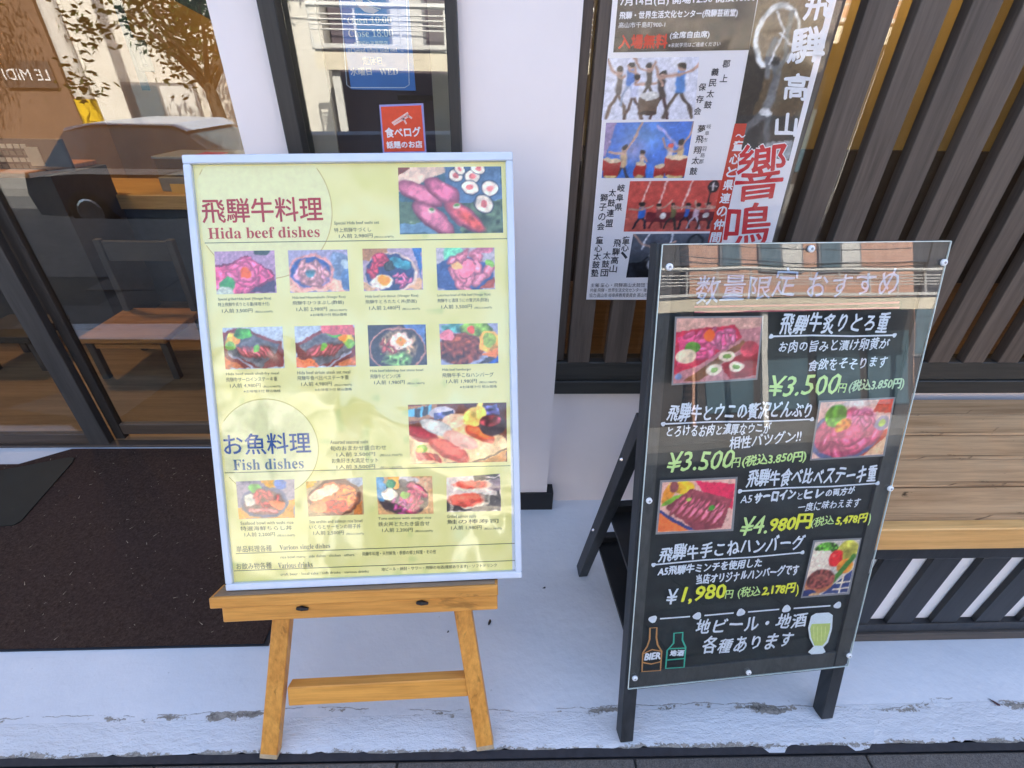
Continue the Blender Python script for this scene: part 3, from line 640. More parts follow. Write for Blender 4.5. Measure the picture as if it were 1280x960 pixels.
# food photographs; their bluish-purple backgrounds have a reflection's tint painted in
PK, RD, DK, WH, GR, YE, OR, BL, BR = (232, 132, 160), (205, 66, 80), (60, 48, 62), (235, 235, 225), (80, 150, 80), (240, 200, 90), (240, 130, 50), (70, 100, 170), (150, 90, 60)
def F(kind):
    c = Cv(70, 50, (160, 150, 185))
    if kind == 'sushi_set':
        c = Cv(120, 78, (70, 105, 120)); c.P([(0, 0), (.6, 0), (.2, .25), (0, .35)], (205, 190, 175)); c.P([(.45, 0), (1, 0), (1, .9), (.5, .6)], (85, 120, 160)); c.P([(.55, .55), (1, .5), (1, 1), (.6, 1)], (80, 105, 85), .4, 22); c.P([(0, .5), (.18, .55), (.2, .85), (0, .9)], (90, 120, 100)); c.P([(0, .85), (.4, .8), (.5, 1), (0, 1)], (110, 155, 190))
        for x, y, s_ in ((.56, .13, .07), (.72, .14, .08), (.69, .31, .085), (.88, .33, .085), (.82, .55, .1), (.6, .04, .06), (.78, .02, .07)):
            c.E(x, y, s_*1.05, s_*.95/c.r, (30, 40, 60), 20); c.E(x, y, s_*.95, s_*.85/c.r, WH, 20); c.E(x, y, s_*.4, s_*.35/c.r, (225, 130, 130), 20, nz=.4)
        for x, y, L_, a, col in ((.2, .4, .25, 28, (224, 140, 175)), (.42, .36, .2, 32, (215, 125, 165)), (.33, .78, .27, 38, (228, 145, 180)), (.62, .74, .25, 36, (215, 110, 125))):
            c.E(x, y, L_, .075/c.r*1.3, (120, 70, 90), a, .1); c.E(x, y-.015, L_*.97, .075/c.r*1.15, col, a, .45, .15, 16)
        c.E(.7, .82, .18, .06/c.r, (205, 95, 85), 36, .5, .3, 20)
        for x, y in ((.3, .66), (.56, .6)): c.E(x, y, .04, .035/c.r, WH, soft=.4); c.E(x, y-.02, .03, .02/c.r, (90, 150, 80), soft=.4)
        c.P([(0, 0), (.12, 0), (0, .12)], (130, 75, 50))
    elif kind == 'box_meat':
        c = Cv(70, 50, (170, 150, 190)); c.P([(0, .33), (.55, .12), (1, .55), (1, 1), (0, 1)], (120, 60, 90)); c.P([(0, .38), (.6, .16), (.98, .62), (.45, .98), (0, .95)], (232, 105, 160), .3, 14)
        petals(c, .5, .55, .33, 9, (238, 120, 175), rr=.45); c.E(.5, .5, .1, .12, (240, 110, 40), soft=.2); c.E(.18, .78, .15, .2, (70, 165, 95), soft=.2); c.E(.14, .95, .16, .16, (200, 225, 215)); c.E(.8, .02, .15, .12, (60, 80, 80)); c.P([(.55, .95), (1, .7), (1, 1)], (75, 65, 100))
    elif kind == 'bowl_blue':
        c = Cv(70, 50, (160, 165, 205)); c.P([(0, .6), (1, .5), (1, 1), (0, 1)], (235, 190, 170)); c.E(.85, .4, .2, .35, (120, 150, 190)); c.E(.37, .52, .40, .44, (225, 170, 170), soft=.05); c.E(.36, .52, .36, .38, (62, 100, 175), soft=.06); c.E(.38, .58, .33, .30, (215, 165, 190), nz=.4, sc=16, soft=.2); petals(c, .38, .55, .28, 8, (232, 180, 190)); c.E(.36, .54, .1, .14, (80, 140, 165), nz=.4, soft=.4)
        c.E(.97, .7, .12, .3, (90, 130, 180)); c.E(.96, .35, .07, .12, (170, 200, 220))
    elif kind == 'bowl_egg':
        c = Cv(70, 50, (170, 160, 190)); c.P([(0, 0), (.45, 0), (.3, .3), (0, .3)], (170, 130, 90)); c.P([(0, .8), (1, .7), (1, 1), (0, 1)], (205, 175, 140)); c.P([(.85, 0), (1, 0), (1, .8)], (60, 120, 200)); c.E(.46, .58, .46, .5, (225, 210, 200), soft=.05); c.E(.44, .57, .43, .46, (58, 78, 125), soft=.06)
        petals(c, .3, .46, .25, 6, (218, 80, 110), 150, 330); c.E(.62, .35, .22, .12, (60, 140, 165), 20, nz=.4); c.E(.44, .42, .1, .12, (50, 60, 60), nz=.6, sc=30); c.E(.3, .8, .2, .17, WH, -8); c.E(.33, .75, .12, .13, (250, 165, 45), soft=.3); petals(c, .64, .76, .17, 5, (225, 130, 180))
    elif kind == 'bowl_petal':
        c = Cv(70, 50, (175, 180, 200)); c.E(.3, .15, .2, .25, (110, 205, 175), nz=.3); c.E(.45, .65, .55, .45, (60, 90, 150), soft=.05); c.P([(.7, 1), (1, .7), (1, 1)], (170, 90, 70)); petals(c, .5, .55, .38, 9, (236, 150, 178)); c.E(.52, .5, .16, .2, (238, 135, 165)); c.E(.34, .42, .09, .08, (235, 190, 130)); c.E(.92, .38, .08, .1, (130, 200, 90)); c.E(.8, .06, .2, .1, (200, 130, 160))
    elif kind in ('box_steak', 'box_steak2'):
        c = Cv(70, 50, (175, 200, 225)); c.P([(0, .1), (.35, 0), (1, .4), (1, 1), (0, 1)], (120, 55, 50), .2); c.P([(.03, .2), (.33, .06), (.95, .45), (.6, .98), (.05, .6)], (95, 100, 110), .3, 16)
        c.E(.14, .32, .1, .22, (235, 200, 80), 30, nz=.3); c.E(.22, .28, .08, .12, (240, 150, 60)); c.E(.33, .15, .16, .14, (70, 155, 60), nz=.4); c.E(.1, .45, .09, .1, (120, 180, 80)); slices(c, .3, .6, .75, .6, 7, .15, .055, 50, (190, 100, 110), (110, 55, 50)); c.E(.54, .52, .06, .09, (110, 185, 60)); c.P([(0, .7), (.3, .95), (.3, 1), (0, 1)], (200, 120, 70)); c.S([(.08, .62), (.45, .98)], .02, (150, 165, 190))
        if kind == 'box_steak2': c.a = c.a[:, ::-1].copy(); c.P([(.4, 0), (1, 0), (1, .25), (.5, .2)], (210, 110, 120)); c.P([(.0, .75), (.3, .8), (.4, 1), (0, 1)], (225, 125, 70))
    elif kind == 'bibimbap':
        c = Cv(70, 50, (60, 66, 80)); c.P([(.6, 0), (1, 0), (1, .5)], (90, 130, 195)); c.E(.5, .6, .5, .55, (200, 150, 140), soft=.03); c.E(.5, .6, .48, .52, (60, 62, 72), soft=.05); c.E(.52, .5, .36, .42, (170, 150, 120), nz=.7, sc=18, soft=.3); petals(c, .36, .55, .2, 5, (190, 95, 90)); c.E(.5, .85, .28, .2, (110, 160, 100), nz=.6, sc=20, soft=.3); c.E(.56, .4, .19, .24, (245, 225, 215), soft=.15); c.E(.57, .4, .1, .13, (248, 165, 60), soft=.3)
        for k in range(40): c.E(.2+.6*rng.random(), .25+.65*rng.random(), .018, .02, [(220, 210, 180), (60, 70, 50), (120, 170, 80)][k % 3], soft=.5) if k % 2 else None
    elif kind == 'hamburg':
        c = Cv(70, 50, (150, 165, 205)); c.E(.25, .1, .25, .12, (90, 170, 170), nz=.4); c.E(.62, .15, .3, .22, (120, 165, 70), nz=.6); c.E(.55, .15, .07, .1, (225, 90, 70)); c.E(.35, .62, .42, .42, (112, 60, 45), nz=.6, sc=20, wave=.03); c.E(.35, .45, .3, .18, (150, 80, 55), nz=.5, sc=18, soft=.5); c.E(.85, .45, .2, .3, (235, 180, 80), nz=.3); c.E(.86, .4, .12, .2, (150, 185, 80)); c.P([(.6, 1), (1, .7), (1, 1)], (60, 62, 75)); c.P([(.7, .8), (1, .6), (1, .85)], (235, 140, 70)); c.S([(.85, 1), (1, .85)], .04, (40, 90, 190)); c.E(.12, .28, .12, .14, (215, 130, 150))
    elif kind == 'sushi_plate':
        c = Cv(120, 74, (110, 62, 42)); c.P([(0, .45), (.5, .35), (1, .6), (1, .8), (.7, 1), (0, 1)], (235, 210, 160)); c.P([(0, .05), (.28, .0), (.3, .18), (0, .3)], (165, 125, 85)); c.P([(0, .1), (.22, .02), (.22, .15), (0, .22)], (95, 180, 220)); c.P([(.06, .08), (.11, .07), (.11, .19), (.06, .2)], (50, 60, 70)); c.P([(.14, .05), (.19, .04), (.19, .16), (.14, .17)], (50, 60, 70)); c.E(.33, .14, .14, .1, (200, 205, 225)); c.P([(.26, .15), (.45, .12), (.45, .24), (.26, .26)], (80, 90, 150), .6, 30); c.P([(.55, 0), (1, 0), (1, .4), (.7, .3)], (82, 48, 50)); c.P([(.75, .05), (.9, .02), (.92, .2), (.8, .22)], (90, 95, 160), .7, 30)
        c.E(.5, .32, .2, .09/c.r, (238, 190, 140), -8); c.E(.45, .3, .12, .08/c.r, (245, 215, 180), -8); c.E(.67, .22, .14, .1/c.r, (240, 215, 110), -28, nz=.3); c.E(.72, .1, .03, .1/c.r, (245, 225, 120), 10)
        c.E(.27, .38, .19, .075/c.r, (190, 205, 205), 22); c.E(.27, .36, .17, .055/c.r, (215, 225, 225), 22)
        c.E(.12, .5, .19, .075/c.r, (150, 50, 60), 14); c.E(.12, .47, .18, .055/c.r, (190, 60, 80), 14, .5); c.E(.52, .62, .2, .08/c.r, (225, 175, 160), 24); c.E(.52, .59, .18, .06/c.r, (238, 190, 175), 24, .5); c.E(.72, .52, .18, .075/c.r, (200, 80, 45), 28); c.E(.72, .49, .17, .055/c.r, (248, 125, 65), 28, .5)
        c.E(.4, .78, .24, .095/c.r, (190, 75, 65), 33); c.E(.4, .75, .23, .07/c.r, (235, 115, 100), 33, .5); c.E(.86, .38, .15, .2, (60, 52, 60)); c.E(.84, .3, .12, .1, (150, 60, 70), nz=.6, sc=26); slices(c, .1, .85, .27, .9, 5, .06, .03, 50, (225, 110, 95), (160, 50, 50)); c.E(.13, .74, .06, .07, (130, 175, 50)); c.E(.1, .77, .04, .04, (240, 210, 90)); c.S([(.65, 1), (1, .76)], .012, (70, 50, 40)); c.P([(.68, 1), (1, .79), (1, 1)], (190, 135, 70))
    elif kind == 'chirashi':
        c = Cv(70, 50, (150, 150, 170)); c.P([(0, .7), (1, .5), (1, 1), (0, 1)], (215, 160, 65)); c.P([(.4, 0), (.75, 0), (.6, .25)], (225, 175, 60)); c.E(.75, .12, .12, .14, (60, 110, 190)); c.E(.47, .57, .43, .42, (80, 95, 135), soft=.05); c.E(.46, .57, .38, .36, (120, 90, 90), nz=.4); c.E(.22, .5, .12, .18, (215, 225, 210)); c.E(.33, .2, .12, .12, (90, 175, 80), nz=.3); petals(c, .48, .5, .25, 7, (200, 80, 85)); slices(c, .3, .78, .6, .78, 4, .12, .04, 10, (225, 170, 170), (170, 90, 90)); c.E(.68, .62, .16, .1, (230, 120, 60), 25)
    elif kind == 'ikura':
        c = Cv(70, 50, (180, 160, 120)); c.E(.85, .12, .18, .14, (180, 200, 220)); c.E(.5, .5, .48, .52, (100, 62, 45), soft=.04); c.E(.48, .52, .43, .46, (225, 120, 60), nz=.4, sc=14); c.E(.7, .45, .2, .3, (245, 125, 50), nz=.5, sc=26); c.E(.5, .75, .22, .2, (205, 60, 35), nz=.5, sc=26); c.E(.3, .35, .3, .16, (248, 225, 185), -25); c.P([(0, .0), (.2, 0), (0, .2)], (220, 180, 60)); c.E(.2, .75, .16, .18, (235, 170, 110), nz=.3); c.P([(.85, .8), (1, .6), (1, 1), (.8, 1)], (190, 120, 50))
    elif kind == 'tekka':
        c = Cv(70, 50, (205, 170, 120)); c.E(.85, .2, .2, .2, (225, 190, 160)); c.E(.5, .1, .3, .12, (200, 205, 215)); c.E(.47, .56, .46, .48, (62, 52, 58), soft=.05); c.E(.06, .3, .1, .35, (80, 150, 200)); c.P([(.22, 0), (.42, 0), (.4, .35), (.3, .3)], (240, 165, 40)); c.E(.25, .2, .1, .14, (80, 165, 120), nz=.3); c.E(.22, .45, .15, .16, (225, 225, 205), nz=.3); petals(c, .58, .55, .32, 10, (222, 72, 128), -70, 160); petals(c, .42, .78, .2, 5, (190, 90, 160)); c.E(.5, .5, .08, .09, (110, 170, 70))
    else:
        c = Cv(70, 50, (225, 220, 215)); c.P([(.5, 0), (1, 0), (1, .2), (.5, .15)], (40, 36, 42)); c.P([(0, .7), (1, .35), (1, 1), (0, 1)], (92, 95, 98)); c.P([(0, .75), (.3, .8), (.3, 1), (0, 1)], (60, 60, 65)); c.E(.9, .3, .16, .2, (130, 120, 140)); c.S([(.75, .1), (1, .05)], .015, (220, 220, 225))
        c.E(.5, .3, .36, .13, (235, 230, 210), -3); c.E(.45, .25, .38, .13, (228, 88, 70), 4, .3, .25, 12); c.E(.5, .8, .26, .1, (228, 224, 205), -8); c.E(.35, .68, .38, .2, (232, 90, 75), 0, .2, .25, 12); c.E(.5, .58, .22, .1, (245, 125, 100), -6, .6); c.E(.2, .62, .22, .1, (240, 120, 95), 6, .6)
        c.E(.8, .5, .14, .08, (215, 215, 210), 12)
    return c.G(.10, 26)
FP = [('sushi_set', [(497.5, 209.5), (626.5, 208), (629, 291), (500, 293)]), ('box_meat', [(268, 314.5), (343, 313), (346, 366), (271, 368)]), ('bowl_blue', [(360, 313), (434, 312), (437, 364), (363, 366)]),
      ('bowl_egg', [(453, 311), (527, 310), (529, 362), (455, 364)]), ('bowl_petal', [(545, 310), (618, 309.5), (619, 361.5), (547, 363)]),
      ('box_steak', [(278, 410), (353, 408), (356, 460), (282, 462)]), ('box_steak2', [(368, 408), (443, 406), (445, 458), (371, 460)]), ('bibimbap', [(459.5, 406.5), (532, 405.5), (534, 456), (462, 458)]), ('hamburg', [(549, 405), (622, 404), (623, 454), (551.5, 456)]),
      ('sushi_plate', [(510, 506), (633, 503), (634, 577), (513, 580)]), ('chirashi', [(295, 602), (368, 599), (368.6, 647), (299, 648.8)]), ('ikura', [(382.6, 602), (453, 596.4), (455, 643), (385.8, 645.6)]),
      ('tekka', [(470, 596.5), (540, 595), (542, 642), (473, 643)]), ('salmon', [(558, 597), (625, 592), (626.6, 638.6), (558.6, 640)])]
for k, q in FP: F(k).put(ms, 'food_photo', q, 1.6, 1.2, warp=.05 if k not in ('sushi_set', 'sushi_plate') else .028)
lbox('cover_sheet', -MW/2+.0157, MW/2-.0157, .0166, MH-.0186, .0022, .0034, M['cover'], menu, AX, 0)

# =================================================================== A-FRAME BLACKBOARD
AXx, AXu, AXn = lean_axes(.2713, .0765, -.0028); AB = Vector((.6135, .6144, .1875)); AW, AH = .585, 1.0514
BX = (AB, AXx, AXu, AXn)
af = thing('folding_sign_board', 'tall black folding blackboard sign with handwritten specials beside the bench', 'sign board', (.61, .58, 0))
def La(x, y, z=0): return AB + AXx*x + AXu*y + AXn*z
yf = -(AB.z-.002)/AXu.z
fw_ = .034
for x0, x1 in ((-AW/2-.006, -AW/2+fw_-.006), (AW/2-fw_+.001, AW/2+.001)):
    lbox('front_leg', x0, x1, yf+.006, AH+.002, -.040, -.004, M['a_leg'] if x0 < 0 else M['a_leg'], af, BX, .0015)
lbox('top_rail', -AW/2+fw_-.005, AW/2-fw_+.0005, AH-.040, AH+.001, -.038, -.0045, M['chalk_frame'], af, BX, .001)
lbox('bottom_rail', -AW/2+fw_-.005, AW/2-fw_+.0005, -.013, .042, -.038, -.0045, M['chalk_frame'], af, BX, .001)
lbox('stile_face', -AW/2+.0002, -AW/2+fw_-.006, .002, AH+.0015, -.0038, -.0022, M['chalk_frame'], af, BX, 0)
lbox('stile_face', AW/2-fw_+.001, AW/2+.0005, .002, AH+.0015, -.0038, -.0022, M['chalk_frame'], af, BX, 0)
lbox('blackboard_panel', -AW/2+fw_-.0045, AW/2-fw_+.0003, .0425, AH-.0405, -.020, -.0095, M['chalk_panel'], af, BX, 0)
lbox('acrylic_sheet', -AW/2+.002, AW/2-.001, .001, AH-.001, .0008, .0030, M['acrylic'], af, BX, 0)
em = plain('acrylic_edge', (.62, .70, .66), .3, .05)
for a in ((-AW/2+.0002, -AW/2+.0018, 0, AH), (AW/2-.0008, AW/2+.0008, 0, AH), (-AW/2+.002, AW/2-.001, -.0006, .0008), (-AW/2+.002, AW/2-.001, AH-.0008, AH+.0008)):
    lbox('sheet_edge', *a, .0006, .0032, em, af, BX, 0)
# rear frame
hx0, hx1 = -AW/2+.0, AW/2
back = Vector((-AXn.x, -AXn.y, 0)).normalized()
rt0, rt1 = Vector((.335, .865, .81)), Vector((.335, .865, .81))+AXx*(AW-.06)
rf0, rf1 = Vector((.298, 1.065, .002)), Vector((.298, 1.065, .002))+AXx*(AW-.04)
rd = (rt0-rf0).normalized(); rn = AXx.cross(rd).normalized()
for a, b in ((rf0, rt0), (rf1, rt1)): obar('rear_leg', a, b, .030, .042, M['a_leg'], af, None, rn)
def onrear(z, side=0): f = (z-rf0.z)/(rt0.z-rf0.z); return rf0.lerp(rt0, f)+AXx*(side*(AW-.05))
for z in (.43, .245): obar('rear_rail', onrear(z, .03)+Vector((0, 0, 0)), onrear(z, .97), .034, .02, M['black'], af, None, rn)
for z in (.40, .222):
    pa, pb = onrear(z, .02), onrear(z, .98); f = (z-AB.z)/AXu.z; qa, qb = La(-AW/2+.03, f, -.045), La(AW/2-.03, f, -.045)
    vv = [pa, pb, qb, qa]; inv = af.matrix_basis.inverted()
    me = bpy.data.meshes.new('shelf'); me.from_pydata([inv @ p for p in vv]+[inv @ (p-Vector((0, 0, .012))) for p in vv], [], [(0, 3, 2, 1), (4, 5, 6, 7), (0, 1, 5, 4), (1, 2, 6, 5), (2, 3, 7, 6), (3, 0, 4, 7)])
    link('shelf', me, M['black'], af)
for z in (.66, .30):
    p = onrear(z)-AXx*.0165; me = mesh_of(lambda bm: tube(bm, [p, p-AXx*.006], [.005, .003], 8)); me.transform(af.matrix_basis.inverted()); link('bolt', me, M['steel'], af)
cs = Surf(AB, AXx, AXu, AXn, af, -.0018, .0001)
cs_p = Surf(AB, AXx, AXu, AXn, af, -.0018, .0001)
# a thin printed/painted carrier is not needed: chalk marker sits on the back of the clear sheet
for (u, v) in ((835, 333.5), (1011, 311), (1176, 328), (810, 624), (1110, 609), (792.5, 845), (934, 838), (1059, 817)):
    q = cs.lo(u, v); p = La(q[0], q[1], .003)
    me = mesh_of(lambda bm: tube(bm, [p, p+AXn*.0035, p+AXn*.005], [.0068, .0066, .004], 14)); me.transform(af.matrix_basis.inverted()); so = link('screw_cap', me, M['white'], af)
    me = mesh_of(lambda bm: tube(bm, [p+AXn*.005, p+AXn*.0056], [.0026, .0022], 8)); me.transform(af.matrix_basis.inverted()); link('screw', me, M['grey_plastic'], so)
CW, CG, CYL, CB = (226, 232, 240), (206, 236, 150), (236, 236, 70), (176, 200, 226)
def H(txt, u0, v0, u1, v1, h, c=CW, b=.014, wob=.03, sh=.06): text(cs, txt, u0, v0, u1, v1, h, c, 2, b, wob=wob, shear=sh)
CB = (118, 150, 186); H('数量限定', 868, 378, 993, 371, 34, CB, .005, .04); H('おすすめ', 1006, 374, 1120, 367, 31, CB, .005, .04)
for a, b in (((868, 383.5), (1124, 378)), ((868, 390), (1124, 384.5))): stroke(cs, [a, ((a[0]+b[0])/2, (a[1]+b[1])/2+.8), b], 2.2, (168, 92, 100), 1.5)
H('飛騨牛炙りとろ重', 973, 417, 1108, 416, 25, b=.021)
def UL(a, b): stroke(cs, [a, ((a[0]*2+b[0])/3, (a[1]*2+b[1])/3-.8), ((a[0]+b[0]*2)/3, (a[1]+b[1]*2)/3+.7), b], 1.9, CW, 1.5, dots=[(*a, 2.9), (*b, 2.6)])
UL((964, 420.5), (1118, 419)); H('お肉の旨みと漬け卵黄が', 972, 441, 1109, 437, 15, b=.018); H('食欲をそそります', 1009, 464, 1107, 459.5, 15, b=.018)
H('¥3.500', 958, 496, 1046, 492, 25, CG, .016, sh=.14); H('円', 1047, 491, 1056, 490.5, 11, CG); H('(税込3.850円)', 1060, 491, 1128, 487, 15, (190, 214, 170), .03)
H('飛騨牛とウニの贅沢どんぶり', 833, 527, 1012, 522.5, 22, b=.021); UL((829, 530), (1015, 524))
H('とろけるお肉と濃厚なウニが', 833, 547, 962, 541.5, 14.5, b=.018); H('相性バツグン!!', 911, 562, 1000, 552, 15, b=.018)
H('¥3.500', 832, 590, 914, 585.5, 24, CG, .016, sh=.14); H('円', 914, 585, 924, 584, 12, CG); H('(税込3.850円)', 927, 585, 1006, 578, 15, CG, .028)
H('飛騨牛食べ比べステーキ重', 932, 610, 1093, 602, 21.5, b=.021); UL((925, 614), (1097, 604))
H('A5', 925, 629, 939, 628, 9); H('サーロイン', 942, 629.5, 993, 623.5, 13, b=.06); H('と', 996, 624.5, 1002, 624, 8); H('ヒレ', 1005, 624.5, 1029, 621, 12, b=.06); H('の両方が', 1031, 621, 1067, 618, 10, b=.035); H('一度に味わえます', 996, 640, 1074, 633, 11, b=.018)
H('¥4.', 923, 669, 957, 667, 22, CG, .016, sh=.14); H('980円', 961, 666, 1012, 660, 18, CYL, .04, sh=.1); H('(税込', 1013, 660.5, 1041, 657, 13, CG); H('5,478円', 1044, 657, 1082, 653, 11, CYL, .045); H(')', 1084, 657, 1087, 656.5, 14, CG)
H('飛騨牛手こねハンバーグ', 823, 703, 1003, 686.5, 20, b=.022); UL((817, 706), (1003, 690.5))
H('A5飛騨牛ミンチを使用した', 822, 720, 951, 708.5, 11, b=.035); H('当店オリジナルハンバーグです', 869, 731.5, 997, 717.5, 12.5, b=.033)
H('¥', 832, 755, 845, 754, 18, CW); H('1,980', 851, 755, 904, 750, 20, CYL, .03, sh=.14); H('円', 906, 748.5, 915, 747.5, 10, CG); H('(税込', 921, 749, 949, 746, 14, CG); H('2,178円', 952, 745, 992, 741, 12, CYL, .045); H(')', 994, 746, 997, 745.5, 14, CYL)
D5 = [(816, 774), (871.5, 770), (926, 765.5), (983, 761), (1047, 756.5)]
for i, d in enumerate(D5):
    stroke(cs, [(d[0]-1, d[1]), (d[0]+1, d[1])], 5, CW, 1.5, dots=[(*d, 5.2 if i < 4 else 4.6)])
    if i < 4: e = D5[i+1]; stroke(cs, [(d[0]+9, d[1]-.6), (e[0]-9, e[1]+.6)], 1.9, CW, 1.5)
H('地ビール・地酒', 867, 794.5, 1005, 785, 20, b=.018); H('各種あります', 876, 818.5, 988, 809.5, 20, b=.018)
OB, GB = (196, 140, 84), (64, 178, 150)
stroke(cs, [(812.5, 785), (821, 784.5), (820.5, 797), (822, 806), (827, 814), (825.5, 838), (802.5, 839.5), (803.5, 816), (809, 808), (812, 799)], 2.0, OB, 1.5, closed=True)
stroke(cs, [(804, 817), (815, 812), (827, 814)], 1.7, OB, 1.6); stroke(cs, [(803, 828), (814, 830), (826, 827)], 1.7, OB, 1.6)
H('BIER', 805.5, 825, 825, 823.5, 8, CW, .06)
stroke(cs, [(842.5, 791.5), (853.5, 790.5), (853, 800), (857, 809), (855, 834), (832, 835.5), (834, 813), (842, 804)], 2.0, GB, 1.5, closed=True)
stroke(cs, [(836, 811), (857, 810)], 1.7, GB, 1.6); stroke(cs, [(834, 825), (856, 823)], 1.7, GB, 1.6); H('地酒', 836.5, 821, 854, 819.5, 8, CW, .05)
cs.poly('drawn_glass', [(1014, 770), (1020, 766.5), (1036, 765.5), (1041, 769), (1040, 786), (1035, 803), (1029, 809), (1032, 815), (1028, 817), (1014, 818), (1010, 815), (1017, 808), (1012, 798), (1010, 785)], (222, 232, 238), 1.4)
cs.poly('drawn_beer', [(1014.5, 780), (1038, 779), (1037, 788), (1033, 801), (1028, 807), (1018, 807), (1014, 797), (1012.5, 786)], (196, 212, 120), 2.0)
for k in range(4): stroke(cs, [(1017+k*5, 783), (1017.5+k*4.4, 801)], .8, (222, 230, 150), 2.4)
def FC(kind):
    if kind == 0:
        c = Cv(96, 74, (178, 132, 150)); c.P([(0, 0), (1, 0), (1, .15), (0, .25)], (200, 170, 170)); c.P([(0, .2), (.68, .1), (.8, .3), (.3, .72), (0, .85)], (190, 52, 90)); c.P([(.03, .28), (.64, .16), (.75, .31), (.28, .62), (.04, .7)], (236, 92, 160), .3); petals(c, .3, .42, .22, 7, (245, 110, 180)); petals(c, .55, .33, .17, 6, (225, 130, 190)); c.E(.4, .26, .075, .1, (240, 105, 50), soft=.2); c.E(.2, .45, .1, .1, (90, 175, 70), nz=.4); c.E(.13, .58, .13, .12, (228, 226, 210)); c.P([(.12, .98), (.8, .35), (.85, .42), (.3, 1)], (120, 80, 55)); c.P([(.55, .75), (1, .45), (1, .95), (.7, 1)], (150, 40, 60), .1)
        for x, y in ((.62, .62), (.48, .82), (.75, .78)): c.E(x, y, .1, .09, (225, 222, 215)); c.E(x, y, .05, .04, (120, 170, 90))
        c.E(.88, .5, .12, .14, (210, 80, 110), nz=.3); c.E(.06, .9, .05, .06, (120, 150, 210))
    elif kind == 1:
        c = Cv(86, 62, (222, 196, 196)); c.P([(.8, 0), (1, 0), (1, .25), (.75, .2)], (205, 70, 50)); c.P([(0, .35), (.3, .1), (.5, .5)], (60, 66, 70)); c.E(.5, .05, .2, .08, (225, 220, 230)); c.P([(.55, 1), (1, .5), (1, .65), (.72, 1)], (190, 70, 45)); c.P([(.72, 1), (1, .66), (1, 1)], (225, 195, 165)); c.E(.4, .62, .5, .46, (95, 110, 165), soft=.04); c.E(.41, .6, .44, .4, (190, 90, 130), soft=.05); petals(c, .45, .62, .4, 9, (238, 105, 160), 0, 360); c.E(.62, .3, .2, .2, (222, 130, 190), soft=.3); petals(c, .62, .35, .18, 5, (232, 120, 175)); c.E(.24, .25, .15, .22, (95, 175, 50), nz=.4, sc=18); c.E(.36, .42, .12, .1, (243, 150, 60), -30, nz=.4, sc=22); c.E(.52, .55, .14, .16, (240, 112, 162), soft=.4); c.E(.9, .42, .1, .14, (150, 150, 190)); c.E(.9, .42, .05, .07, (165, 210, 90))
    elif kind == 2:
        c = Cv(86, 62, (226, 190, 190)); c.P([(.45, 0), (1, .1), (1, .6), (.6, .3)], (226, 50, 105), .06); c.E(.1, .22, .08, .25, (240, 165, 60), 20); c.E(.3, .12, .15, .14, (240, 195, 50), nz=.2); c.E(.16, .1, .06, .12, (140, 80, 90)); c.E(.17, .36, .18, .06, (120, 185, 60), -25); c.P([(0, .58), (.5, .98), (.45, 1), (0, 1)], (240, 125, 70), .05); c.P([(0, .53), (0, .60), (.42, 1), (.5, 1)], (55, 70, 150)); c.P([(.08, .5), (.4, .15), (.98, .4), (.86, .98), (.5, 1)], (150, 75, 95), .2); slices(c, .24, .46, .82, .72, 8, .2, .05, -56, (226, 130, 170), (130, 62, 70)); slices(c, .3, .36, .85, .56, 9, .1, .03, -56, (215, 110, 150), (120, 70, 80)); c.E(.38, .36, .04, .04, (150, 190, 90)); c.E(.71, .55, .05, .05, (70, 155, 60))
    else:
        c = Cv(58, 66, (195, 205, 215)); c.E(.3, .13, .28, .12, (80, 150, 55), nz=.7, sc=22); c.P([(.0, .15), (.6, .2), (.45, .6), (0, .65)], (226, 228, 226)); c.E(.78, .22, .26, .24, (195, 205, 90), nz=.4); c.E(.55, .32, .16, .17, (218, 40, 50), soft=.15); c.E(.5, .27, .05, .04, (240, 110, 110), soft=.5); c.E(.8, .48, .2, .15, (240, 160, 60), nz=.3); c.S([(.95, .3), (.6, .75)], .07, (60, 130, 50)); c.P([(.4, 1), (1, .55), (1, 1)], (50, 72, 140)); c.S([(.7, .8), (1, .78)], .02, WH); c.S([(.82, .66), (.8, 1)], .02, WH); c.S([(.65, .92), (1, .9)], .02, WH); c.E(.3, .78, .34, .2, (190, 130, 95)); c.E(.32, .7, .33, .2, (128, 72, 72), nz=.5, sc=20); c.E(.3, .66, .2, .07, (160, 100, 95), soft=.5, nz=.4); c.E(.1, .97, .2, .1, (40, 60, 130)); c.E(.25, 1, .12, .06, (215, 185, 150))
    return c.G(.08, 26)
for k, (q, bd_) in enumerate([([(846, 398), (952.5, 397), (944.5, 472.5), (841.5, 479.5)], 2.2), ([(1026, 503), (1117, 498.5), (1103.5, 568), (1014.5, 573.5)], 2.2), ([(828, 603), (919.5, 598.5), (914, 661), (822, 665.5)], 2.6), ([(1019, 677.5), (1075, 674.5), (1059.5, 740.5), (1003, 745.5)], 2.2)]):
    cx = sum(p[0] for p in q)/4; cy = sum(p[1] for p in q)/4
    q2 = [(u+bd_*(1 if u > cx else -1), v+bd_*(1 if v > cy else -1)) for u, v in q]
    sl = cs.poly('photo_sleeve', q2, M['grey_plastic'], .3)
    FC(k).put(cs, 'food_photo', q, 1.3, 1.0, warp=.02)

